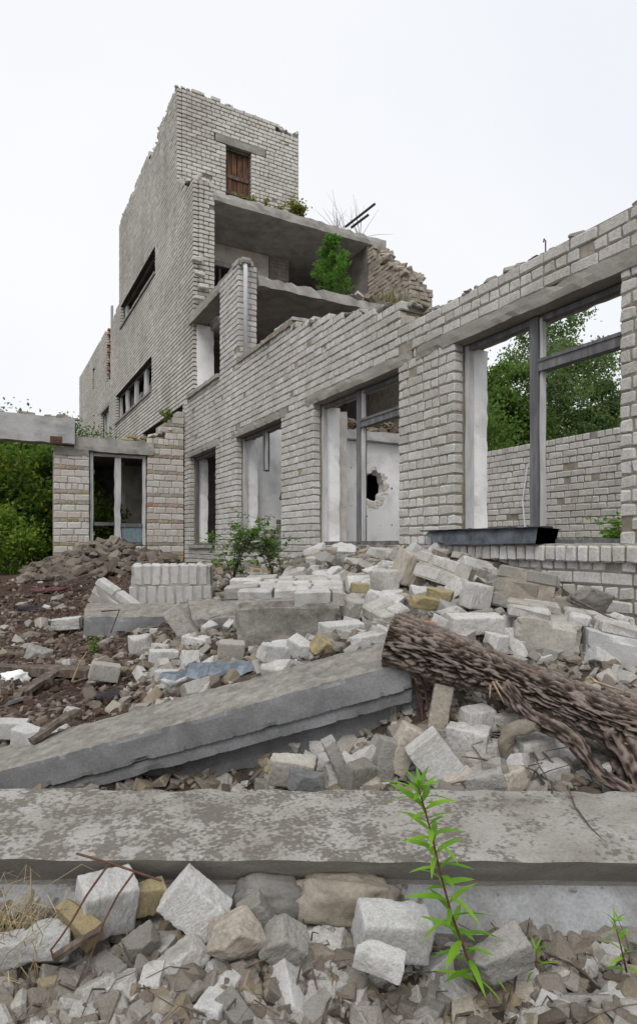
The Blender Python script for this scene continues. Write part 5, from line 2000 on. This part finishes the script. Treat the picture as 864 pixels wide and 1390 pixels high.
def stick(name, label, cat, pts_, r0, r1, mat, seg=6, square=False):
    b = MB()
    b.tube(pts_, r0, r1, seg)
    o = b.build(name, mat)
    return tag(o, label, cat)


def board(name, label, a, c_, wd, th, mat):
    a, c_ = Vector(a), Vector(c_)
    L = (c_ - a).length
    o = slabby(name, (0, -wd / 2, 0), (L, wd / 2, th), mat, None, 0.05, 0.008, edge=0.02)
    d = (c_ - a).normalized()
    o.rotation_euler = d.to_track_quat('X', 'Z').to_euler()
    o.location = a
    return tag(o, label, 'board')


board('rotten_board', 'rotten grey brown board lying flat on the mulch', at(-30, 912, 4.55), at(124, 918, 4.4), 0.16, 0.06, WOOD_D)
board('rotten_board', 'short dark board sloping below the flat rotten board', at(30, 945, 4.0), at(75, 915, 4.3), 0.08, 0.03, WOOD_D)
board('rotten_board', 'long thin pale lath at the picture edge', at(-20, 968, 3.75), at(32, 950, 3.9), 0.02, 0.02, WOOD_G)
board('rotten_board', 'grey plank lying before the clod heap', at(80, 795, 9.0), at(140, 778, 9.3), 0.12, 0.05, WOOD_D)
board('bark_strip', 'dark bark strip beside the white crumbling brick', at(40, 1010, 3.15), at(110, 965, 3.35), 0.09, 0.03, WOOD_D)
board('bark_strip', 'long dark strip sliding under the zinc strip', at(215, 940, 3.75), at(300, 915, 3.85), 0.09, 0.03, WOOD_D)
stick('lath', 'thin dark lath leaning on the slumped bricks by the wall', 'stick', [at(775, 812, 3.9), at(838, 843, 3.6)], 0.009, 0.006, WOOD_D, 4)
stick('twig', 'bent pale twig rising from the mulch', 'twig', [at(98, 925, 4.3), at(108, 900, 4.3), at(118, 885, 4.3)], 0.008, 0.003, STRAW)
stick('twig', 'thin twig lying on the beam near its right half', 'twig', [at(770, 1066, 2.35), at(780, 1095, 2.2), at(800, 1122, 2.05), at(824, 1147, 1.93)], 0.004, 0.002, WOOD_D)
stick('twig', 'rusty wire bent against the grey slab', 'wire', [at(138, 830, 5.45), at(162, 828, 5.4), at(150, 860, 5.35)], 0.008, 0.006, RUST)
# wires in front
stick('wire', 'rusty rod lying across the pale cube-like block top', 'wire', [at(104, 1159, 1.76), at(150, 1172, 1.70), at(219, 1196, 1.66)], 0.0035, 0.003, RUST)
stick('wire', 'rusty wire bowed over the mossy yellow brick', 'wire', [at(147, 1174, 1.66), at(118, 1215, 1.6), at(98, 1250, 1.57), at(80, 1276, 1.55), at(69, 1290, 1.55), at(72, 1302, 1.55)], 0.003, 0.0025, RUST)
stick('wire', 'rusty wire slanting over the face of the pale cube-like block', 'wire', [at(182, 1184, 1.66), at(160, 1215, 1.6), at(142, 1250, 1.57), at(122, 1302, 1.55)], 0.003, 0.0025, RUST)
stick('twig', 'thick dark twig lying between stones at the front edge', 'twig', [at(76, 1300, 1.6), at(108, 1278, 1.6), at(138, 1262, 1.62)], 0.014, 0.009, WOOD_D)
# twig and splinter litter
def litter(name, label, n, ua, ub, d0, d1, mat, seed, L=(0.06, 0.35), lift=0.02):
    r_ = np.random.default_rng(seed)
    b = MB()
    for i in range(n):
        d = d0 + (d1 - d0) * r_.random()
        u = r_.uniform(ua, ub)
        p = rd((u - 432) / FOC * d, d, 0)
        a = r_.uniform(0, 6.28)
        ln = r_.uniform(*L)
        q = p + Vector((math.cos(a) * ln, math.sin(a) * ln, 0))
        if max(p.x, q.x) > 3.9:
            continue
        p.z, q.z = H(p.x, p.y) + lift, H(q.x, q.y) + lift + r_.uniform(0, .06)
        m = (p + q) / 2 + Vector((r_.normal(0, .02), r_.normal(0, .02), r_.uniform(0, .03)))
        w = r_.uniform(.002, .008) * (0.6 + d * .12)
        b.tube([p, m, q], w, w * .4, 4, r_.random(), cap=False)
    o = b.build(name, mat, kind='stuff')
    return tag(o, label, 'twigs')


litter('twig_litter', 'dark twigs and straw strewn over the brown mulch and slab edges', 150, -20, 300, 3.3, 9, WOOD_D, 71)
litter('twig_litter', 'grey splinters and twigs lying among the stones in front of the beam', 70, 0, 864, 1.45, 1.8, WOOD_D, 72, (0.04, 0.16), 0.025)
litter('bark_litter', 'bark shreds and twigs piled under the log at its far end', 70, 660, 864, 2.42, 2.95, WOOD_D, 73, (0.05, 0.28), 0.05)

# mortar crescent round the block
o = log_mesh('mortar_crescent', [at(693, 1040, 2.58), at(686, 1005, 2.56), at(705, 988, 2.55), at(745, 985, 2.56)], [0.02, 0.03, 0.028, 0.018], None, 16, 8, 0.012, 30)
o.data.materials[0] = MORTAR
tag(o, 'crescent of old mortar curled around the grey white block', 'mortar')
# rags
for (u, v_, D, sz, mt, lb) in ((150, 950, 3.75, (.09, .05, .03), RAG, 'dark blue rag crumpled beside the tilted slab'), (40, 832, 6.4, (.16, .1, .06), RAG, 'black rag lying on the mulch'),
                               (70, 805, 8.0, (.3, .15, .06), RAG_P, 'dull plum coloured rag in front of the clod heap'), (20, 925, 4.3, (.09, .06, .05), PLASTER, 'white crumpled bucket shard on the mulch')):
    o = lump('rag', None, sz, mt, None, u, 0.55, 3, 2.2)
    p, D2 = hit(u, v_, 2.5)
    o.location = p + Vector((0, 0, 0.02))
    tag(o, lb, 'rag' if mt is not PLASTER else 'shard')


# ================================================================ PLANTS
def leaf_quads(C, Dn, Up, L, Wd, fold=0.25):
    """n leaves: 6-vertex pointed blades with a fold; C base points, Dn directions, Up side hints"""
    C, Dn, Up = np.asarray(C), np.asarray(Dn), np.asarray(Up)
    Dn = Dn / (np.linalg.norm(Dn, axis=1, keepdims=True) + 1e-9)
    Sd = np.cross(Dn, Up)
    Sd = Sd / (np.linalg.norm(Sd, axis=1, keepdims=True) + 1e-9)
    Nn = np.cross(Sd, Dn)
    L, Wd = np.asarray(L)[:, None], np.asarray(Wd)[:, None]
    a = C
    m = C + Dn * L * 0.5
    l_ = m + Sd * Wd * 0.5 + Nn * Wd * fold
    r_ = m - Sd * Wd * 0.5 + Nn * Wd * fold
    tip = C + Dn * L - Nn * L * 0.12
    return np.stack([a, r_, tip, l_, m], 1)


LQ = []
LT = [(0, 1, 4), (1, 2, 4), (2, 3, 4), (3, 0, 4)]


def rand_dirs(n, r_, droop=0.0):
    d = r_.normal(0, 1, (n, 3))
    d /= np.linalg.norm(d, axis=1, keepdims=True)
    d[:, 2] -= droop
    return d


def tree(name, label, base, height, spread, trunk_r, mat_leaf, mat_trunk, seed, n_leaf=14000, leaf=0.13, droop=0.3, crown_lo=0.25, group=None, shape='oval', cat='tree', lean=0.0, limbs=26):
    r_ = np.random.default_rng(seed)
    t = thing(name, label, cat, base, group)
    tb = MB()
    base = Vector(base)
    tp = [base + Vector((lean * f + 0.12 * math.sin(f * 5 + seed), 0.1 * math.cos(f * 4 + seed) - 0.1, height * 0.93 * f)) for f in np.linspace(0, 1, 9)]
    tp[0] = base + Vector((0, 0, -0.2))
    tb.tube(tp, trunk_r, trunk_r * 0.12, 8)
    ends = []
    for i in range(limbs):
        f = crown_lo + (0.97 - crown_lo) * (i + r_.random()) / limbs
        k_ = f * 8
        i0 = min(7, int(k_))
        p = tp[i0].lerp(tp[i0 + 1], k_ - i0)
        az = r_.uniform(0, 6.283)
        g = (f - crown_lo) / (1 - crown_lo)
        if shape == 'oval':
            reach = spread * (math.sin(math.pi * (0.12 + 0.86 * g)) ** 0.7) * r_.uniform(0.6, 1.1)
        else:
            reach = spread * (1 - g * 0.85) * r_.uniform(0.65, 1.1)
        q = p + Vector((math.cos(az) * reach, math.sin(az) * reach, reach * r_.uniform(0.1, 0.7)))
        mid = (p + q) / 2 + Vector((0, 0, reach * 0.1))
        rr_ = trunk_r * 0.4 * (1 - f * 0.75)
        tb.tube([p, mid, q], rr_, rr_ * 0.25, 5)
        for s in range(5):
            fr = r_.uniform(0.35, 1.05)
            c_ = p.lerp(mid, fr * 2) if fr < .5 else mid.lerp(q, fr * 2 - 1)
            e = c_ + Vector(r_.normal(0, 0.22 * max(0.4, reach), 3)) + Vector((0, 0, -droop * reach * 0.25))
            tb.tube([c_, e], rr_ * 0.25, 0.004, 3, cap=False)
            ends.append((e, max(0.25, reach * 0.33)))
        ends.append((q, max(0.25, reach * 0.3)))
    tb.build('trunk', mat_trunk, t, smooth=True)
    wts = np.array([e[1] for e in ends]) ** 1.5
    wts /= wts.sum()
    ix = r_.choice(len(ends), n_leaf, p=wts)
    C = np.array([tuple(e[0]) for e in ends])[ix]
    sg = np.array([e[1] for e in ends])[ix]
    offs = r_.normal(0, 0.5, (n_leaf, 3)) * sg[:, None]
    offs[:, 2] = offs[:, 2] * 0.75 - np.abs(r_.normal(0, 0.5, n_leaf)) * droop * sg * 1.3
    V = leaf_quads(C + offs, rand_dirs(n_leaf, r_, droop), rand_dirs(n_leaf, r_), leaf * r_.uniform(.6, 1.3, n_leaf), leaf * r_.uniform(.4, .8, n_leaf))
    b = MB()
    clump = np.array(r_.random(len(ends)))[ix]
    b.batch(V, LQ, LT, np.clip(clump * 0.5 + r_.random(n_leaf) * 0.5, 0, .999))
    b.build('crown', mat_leaf, t)
    return t


def G(u, D):
    p = at(u, 740, D)
    return Vector((p.x, p.y, H(p.x, p.y)))


# behind the hall, through the first window
tree('birch_tree', 'tall light green birch rising behind the far brick wall', G(742, 24), 11.0, 2.1, 0.16, LEAF_BIRCH, TRUNK_B, 1, 32000, 0.13, 0.6, 0.12, 'trees behind the hall', 'oval', limbs=46)
tree('leafy_tree', 'dark green leafy tree left of the birch behind the hall', G(668, 22), 7.3, 2.0, 0.14, LEAF_DARK, TRUNK, 2, 26000, 0.15, 0.2, 0.12, 'trees behind the hall')
tree('leafy_tree', 'loose mid green tree right of the birch behind the hall', G(815, 23), 7.3, 1.3, 0.12, LEAF_BIRCH, TRUNK, 3, 18000, 0.14, 0.4, 0.12, 'trees behind the hall')
tree('leafy_tree', 'dense dark tree filling the gap behind the birch', G(775, 29), 6.6, 3.0, 0.16, LEAF_DARK, TRUNK, 4, 22000, 0.16, 0.2, 0.05, 'trees behind the hall')
tree('leafy_tree', 'dense dark tree standing far behind the first mullion', G(700, 28), 6.0, 2.8, 0.16, LEAF_DARK, TRUNK, 14, 17000, 0.16, 0.2, 0.05, 'trees behind the hall')
tree('leafy_tree', 'dark tree showing beyond the wall end past the first window', G(880, 27), 6.6, 3.0, 0.16, LEAF_DARK, TRUNK, 15, 15000, 0.16, 0.2, 0.05, 'trees behind the hall')
# green seen through the second window's upper pane is the same wood; one more tree stands there
tree('leafy_tree', 'green tree glimpsed above the pierced inner wall', G(520, 30), 8, 3, 0.15, LEAF_LIME, TRUNK, 16, 9000, 0.16, 0.2, 0.05, 'trees behind the hall')
# the yard edge, left
tree('leafy_bush', 'tall dark bush under the end of the pale roof beam', G(50, 15.5), 3.1, 1.5, 0.05, LEAF_BUSH, TRUNK, 5, 7500, 0.14, 0.2, 0.03, 'bushes at the yard edge', cat='bush', limbs=34)
tree('leafy_bush', 'wide dark bush filling the yard edge below the roof beam', G(5, 15), 3.0, 1.6, 0.05, LEAF_BUSH, TRUNK, 6, 8000, 0.14, 0.2, 0.03, 'bushes at the yard edge', cat='bush', limbs=34)
tree('leafy_bush', 'low lime green bush at the foot of the dark bushes', G(2, 13), 1.35, 0.9, 0.03, LEAF_LIME, TRUNK, 7, 3600, 0.09, 0.1, 0.03, 'bushes at the yard edge', cat='bush', limbs=22)
tree('leafy_bush', 'dark bush further out past the yard edge', G(-60, 15), 3.2, 1.7, 0.05, LEAF_BUSH, TRUNK, 8, 5000, 0.14, 0.2, 0.03, 'bushes at the yard edge', cat='bush')
tree('leafy_tree', 'young tree whose top shows above the pale roof beam', G(80, 22), 5.7, 1.6, 0.08, LEAF_BIRCH, TRUNK, 9, 9000, 0.11, 0.2, 0.2, 'trees beyond the yard')
tree('leafy_tree', 'tree at the picture edge rising just over the beam', G(-22, 20), 5.6, 1.5, 0.08, LEAF_BUSH, TRUNK, 10, 9000, 0.11, 0.2, 0.2, 'trees beyond the yard')
tree('leafy_tree', 'deep green tree closing the view behind the yard bushes', G(40, 21), 4.6, 2.6, 0.09, LEAF_DARK, TRUNK, 11, 15000, 0.13, 0.2, 0.02, 'trees beyond the yard')
tree('leafy_bush', 'bush growing inside the low room behind the window', Vector((2.35, 15.2, -0.5)), 1.55, 0.55, 0.03, LEAF_BUSH, TRUNK, 12, 2600, 0.09, 0.2, 0.05, cat='bush', limbs=20)


def shrub(name, label, base, height, spread, nstem, mat, seed, leaf, n_per=60, group=None, cat='shrub', stem=TWIG, wide=0.6):
    r_ = np.random.default_rng(seed)
    base = Vector(base)
    t = thing(name, label, cat, base, group)
    sb = MB()
    C, Dn = [], []
    for s in range(nstem):
        az, rr_ = r_.uniform(0, 6.28), spread * r_.uniform(0.2, 1.0)
        tip = base + Vector((math.cos(az) * rr_, math.sin(az) * rr_, height * r_.uniform(0.6, 1.0)))
        mid = base.lerp(tip, 0.5) + Vector((0, 0, height * 0.12))
        sb.tube([base + Vector((0, 0, -.03)), mid, tip], 0.003 + height * 0.004, 0.002, 5)
        for tw in range(9):
            f = r_.uniform(0.1, 1.0)
            p = base.lerp(mid, f * 2) if f < .5 else mid.lerp(tip, f * 2 - 1)
            q = p + Vector((r_.normal(0, .5), r_.normal(0, .5), r_.uniform(.0, .5))) * spread * 0.75
            sb.tube([p, q], 0.003, 0.0015, 3, cap=False)
            for i in range(n_per // 9):
                g = r_.uniform(0.2, 1.05)
                C.append(p.lerp(q, g) + Vector(r_.normal(0, 0.015, 3)))
                Dn.append(Vector((r_.normal(0, 1), r_.normal(0, 1), r_.uniform(-.5, .35))))
    sb.build('stem', stem, t, smooth=True)
    n = len(C)
    ups = np.tile([[0, 0, 1.0]], (n, 1)) + r_.normal(0, .35, (n, 3))
    V = leaf_quads(np.array(C), np.array(Dn), ups, leaf * r_.uniform(.6, 1.25, n), leaf * wide * r_.uniform(.7, 1.2, n), 0.12)
    b = MB()
    b.batch(V, LQ, LT, r_.random(n))
    b.build('foliage', mat, t)
    return t


p, D = hit(316, 783, 4, 12)
shrub('green_shrub', 'bushy green shrub with a taller crown in front of the third window', at(316, 786, 6.6), 0.72, 0.36, 8, LEAF_SHRUB, 21, 0.06, 99, 'shrubs below the facade')
shrub('green_shrub', 'smaller green shrub beside the taller one below the facade', at(370, 780, 6.7), 0.5, 0.34, 7, LEAF_SHRUB, 22, 0.055, 90, 'shrubs below the facade')
shrub('green_weed', 'leafy green plant growing just inside the widest window', Vector((4.75, 3.25, -0.30)), 0.58, 0.30, 9, LEAF_WEED, 23, 0.085, 70, cat='plant', wide=0.42)
shrub('green_weed', 'small green sprig at the broken end of the rough log', at(840, 700, 5.2), 0.01, 0.005, 1, LEAF_WEED, 24, 0.01, 7, cat='plant') if False else None
shrub('wall_weed', 'yellow green weed growing on top of the low wall pier', Vector((3.55, SY + 0.1, 2.75)), 0.42, 0.22, 4, LEAF_LIME, 25, 0.09, 30, cat='plant')
shrub('green_weed', 'tiny green sprout on the mulch near the standing brick', at(128, 890, 5.0), 0.2, 0.06, 3, LEAF_WEED, 26, 0.03, 28, cat='plant')
shrub('slab_bush', 'low green bush on the edge of the roof slab', Vector((6.75, 13.35, 8.05)), 0.35, 0.35, 8, MOSS, 27, 0.09, 49, cat='bush')
WEEDL = ['yellowish weed on the roof slab just before the door post by the tower wall', 'short yellowish weed under the middle of the door', 'taller yellowish weed before the other door post',
         'low yellowish weed on the slab clear of the door', 'yellowish weed halfway from the door to the low green bush', 'tall yellowish weed touching the low green bush on the roof slab']
for i in range(6):
    x = 5.2 + i * 0.33
    shrub('slab_weed', WEEDL[i], Vector((x, 13.3, 8.04)), 0.14 + 0.08 * (i % 3), 0.14, 3, MOSS, 30 + i, 0.06, 28, 'weeds along the roof slab', cat='weed')
for i, (x, y) in enumerate(((8.2, 13.5), (7.9, 13.4), (8.6, 13.4))):
    b = MB()
    r_ = np.random.default_rng(60 + i)
    base = Vector((x, y, 8.05))
    for s in range(9):
        e = base + Vector((r_.normal(0, .35), r_.normal(0, .15), r_.uniform(.3, 1.1)))
        m = base.lerp(e, .5) + Vector((r_.normal(0, .06), 0, .05))
        b.tube([base, m, e], 0.008, 0.002, 4, cap=False)
    o = b.build('bare_twig_bush', TWIG)
    tag(o, ('bare grey twigs on the roof slab behind the bars', 'bare grey twigs nearest the low green bush on the roof slab', 'bare grey twigs at the foot of the longer steel bar')[i], 'bush', 'bare twigs on the roof slab')
for i, (x, y, h_) in enumerate(((8.0, 11.1, .7), (8.3, 11.3, .8), (7.6, 11.0, .5))):
    b = MB()
    r_ = np.random.default_rng(80 + i)
    n = 160
    C = np.array([x, y, 5.03]) + r_.normal(0, .18, (n, 3)) * [1, 1, 0]
    Dn = r_.normal(0, .35, (n, 3)) + [0, 0, 1]
    b.batch(leaf_quads(C, Dn, rand_dirs(n, r_), h_ * r_.uniform(.5, 1.1, n), np.full(n, .022)), LQ, LT, r_.random(n))
    o = b.build('dry_grass', m_leaf('dry_olive_grass', [(0.16, 0.14, 0.06), (0.22, 0.19, 0.09), (0.13, 0.13, 0.05)], .2) if i == 0 else bpy.data.materials['dry_olive_grass'], kind='stuff')
    tag(o, 'dry olive grass growing on the broken floor slab beside the pine', 'grass', 'dry grass on the floor slab', 'stuff')
# rubble lying on the broken floor slab
b = MB()
r_ = np.random.default_rng(5)
for i in range(130):
    x, y = r_.uniform(6.4, 8.7), r_.uniform(10.45, 11.6)
    s = r_.uniform(.03, .12)
    M = Matrix.Translation((x, y, 5.04 + s * .3 + r_.random() * .06)) @ Euler(tuple(r_.uniform(-.6, .6, 3))).to_matrix().to_4x4()
    b.box((-s, -s * .6, -s * .4), (s, s * .6, s * .4), r_.random(), M, 0.012)
o = b.build('slab_rubble', ALLC, kind='stuff')
tag(o, 'broken bricks and litter lying on the open floor slab', 'rubble')

# little pine on the open storey
r_ = np.random.default_rng(11)
pb = Vector((6.35, 10.95, 5.03))
pine = thing('pine_tree', 'young bright green pine growing on the open floor slab', 'tree', pb)
tb = MB()
tb.tube([pb + Vector((0, 0, -.02)), pb + Vector((.02, 0, .6)), pb + Vector((0, .01, 1.35))], 0.022, 0.006, 6)
C, Dn = [], []
for i in range(64):
    f = 0.08 + 0.92 * (i / 63)
    p = pb + Vector((0, 0, 1.35 * f))
    az = r_.uniform(0, 6.28)
    reach = 0.50 * (1 - f) ** 0.6 * r_.uniform(.45, 1.2) + 0.06
    q = p + Vector((math.cos(az) * reach, math.sin(az) * reach, reach * r_.uniform(.35, .9)))
    tb.tube([p, q], 0.006, 0.003, 4, cap=False)
    for k_ in range(78):
        g = r_.uniform(0.25, 1.02)
        c_ = p.lerp(q, g)
        d = (q - p).normalized() * 0.9 + Vector(r_.normal(0, .6, 3))
        C.append(c_)
        Dn.append(d)
tb.build('trunk', TWIG, pine)
n = len(C)
b = MB()
b.batch(leaf_quads(np.array([tuple(c_) for c_ in C]), np.array([tuple(d) for d in Dn]), rand_dirs(n, r_), r_.uniform(.07, .13, n), np.full(n, .02)), LQ, LT, r_.random(n))
b.build('crown', NEEDLE, pine)


# tall weed in front, every leaf a part
def leaf_mesh(seed, L=0.1, Wd=0.022):
    r_ = random.Random(seed)
    V, Q = [], []
    n = 9
    bend = r_.uniform(0.15, 0.5)
    tw = r_.uniform(-.3, .3)
    for i in range(n + 1):
        t = i / n
        w = Wd * (math.sin(math.pi * min(1, t * 0.97 + 0.02)) ** 0.8) * (1 - 0.35 * t)
        x = L * t
        z = -bend * L * t * t
        for j, s in enumerate((-1, -.5, 0, .5, 1)):
            zz = z + abs(s) * w * 0.28 + math.sin(t * 17 + s * 2) * w * 0.06 + s * tw * w * t
            V.append((x, s * w, zz))
    for i in range(n):
        for j in range(4):
            a = i * 5 + j
            Q.append((a, a + 5, a + 6, a + 1))
    b = MB()
    b.raw(V, Q)
    return b.mesh('leaf', LEAF_WEED, True)


LEAVES = [leaf_mesh(i, 1.0, 0.10) for i in range(8)]


def tall_weed(label, path, nleaf, L0, L1, seed, name='tall_weed', r0=0.0042, top_tuft=7):
    r_ = np.random.default_rng(seed)
    P = [Vector(p) for p in path]
    t = thing(name, label, 'weed', P[0])
    b = MB()
    b.tube(P, r0, r0 * 0.45, 7)
    b.build('stem', STEM_RED, t, smooth=True)
    n = len(P) - 1
    ang = 0.0
    for i in range(nleaf + top_tuft):
        f = 0.04 + 0.93 * (i / nleaf) if i < nleaf else r_.uniform(.95, 1)
        k_ = min(f, 0.999) * n
        i0 = int(k_)
        p = P[i0].lerp(P[i0 + 1], k_ - i0)
        ang += 2.4
        elev = 0.15 + 0.5 * f + r_.uniform(-.2, .2) if i < nleaf else r_.uniform(.6, 1.3)
        L = (L0 + (L1 - L0) * f) * r_.uniform(.75, 1.2) * (0.75 if i >= nleaf else 1)
        o = bpy.data.objects.new('leaf', LEAVES[int(r_.integers(0, 8))])
        COL.objects.link(o)
        o.parent = t
        o.matrix_parent_inverse = Matrix.Translation(t.location).inverted()
        o.location = p
        o.rotation_euler = (Matrix.Rotation(ang, 4, 'Z') @ Matrix.Rotation(-elev, 4, 'Y') @ Matrix.Rotation(r_.uniform(-.4, .4), 4, 'X')).to_euler()
        o.scale = (L, L * r_.uniform(.85, 1.25), L)
    return t


WD = 1.58
tall_weed('tall bright green weed with narrow leaves rising before the mottled beam', [at(652, 1345, WD), at(632, 1295, WD), at(612, 1240, WD), at(597, 1185, WD), at(586, 1135, WD), at(574, 1092, WD), at(567, 1068, WD)], 56, 0.10, 0.085, 5)
tall_weed('small bright weed at the picture edge before the beam', [at(850, 1320, 1.66), at(842, 1285, 1.66), at(833, 1250, 1.66)], 12, 0.06, 0.045, 6, r0=0.003, top_tuft=6)
tall_weed('short dark green sprout beside the flat grey slab piece', [at(727, 1330, 1.7), at(727, 1290, 1.7)], 9, 0.06, 0.05, 7, r0=0.003, top_tuft=4)
tall_weed('tiny green sprout between the flat grey slab piece and weed', [at(668, 1330, 1.6), at(664, 1305, 1.6)], 6, 0.05, 0.04, 8, r0=0.003, top_tuft=4)

# dry grass tuft at the lower corner
r_ = np.random.default_rng(33)
b = MB()
for i in range(150):
    base = Vector(at(r_.uniform(-40, 60), 1290, r_.uniform(1.6, 1.75)))
    base.z = H(base.x, base.y) - 0.01
    e = base + Vector((r_.normal(0, .07), r_.normal(0, .07), r_.uniform(.05, .24)))
    m = base.lerp(e, .5) + Vector((r_.normal(0, .02), r_.normal(0, .02), .03))
    b.tube([base, m, e, e + Vector((r_.normal(0, .03), r_.normal(0, .03), -.02))], 0.0016, 0.0006, 3, cap=False, tint=r_.random())
o = b.build('dry_grass_tuft', STRAW, kind='stuff')
tag(o, 'dry straw grass tuft at the front corner before the beam', 'grass', None, 'stuff')
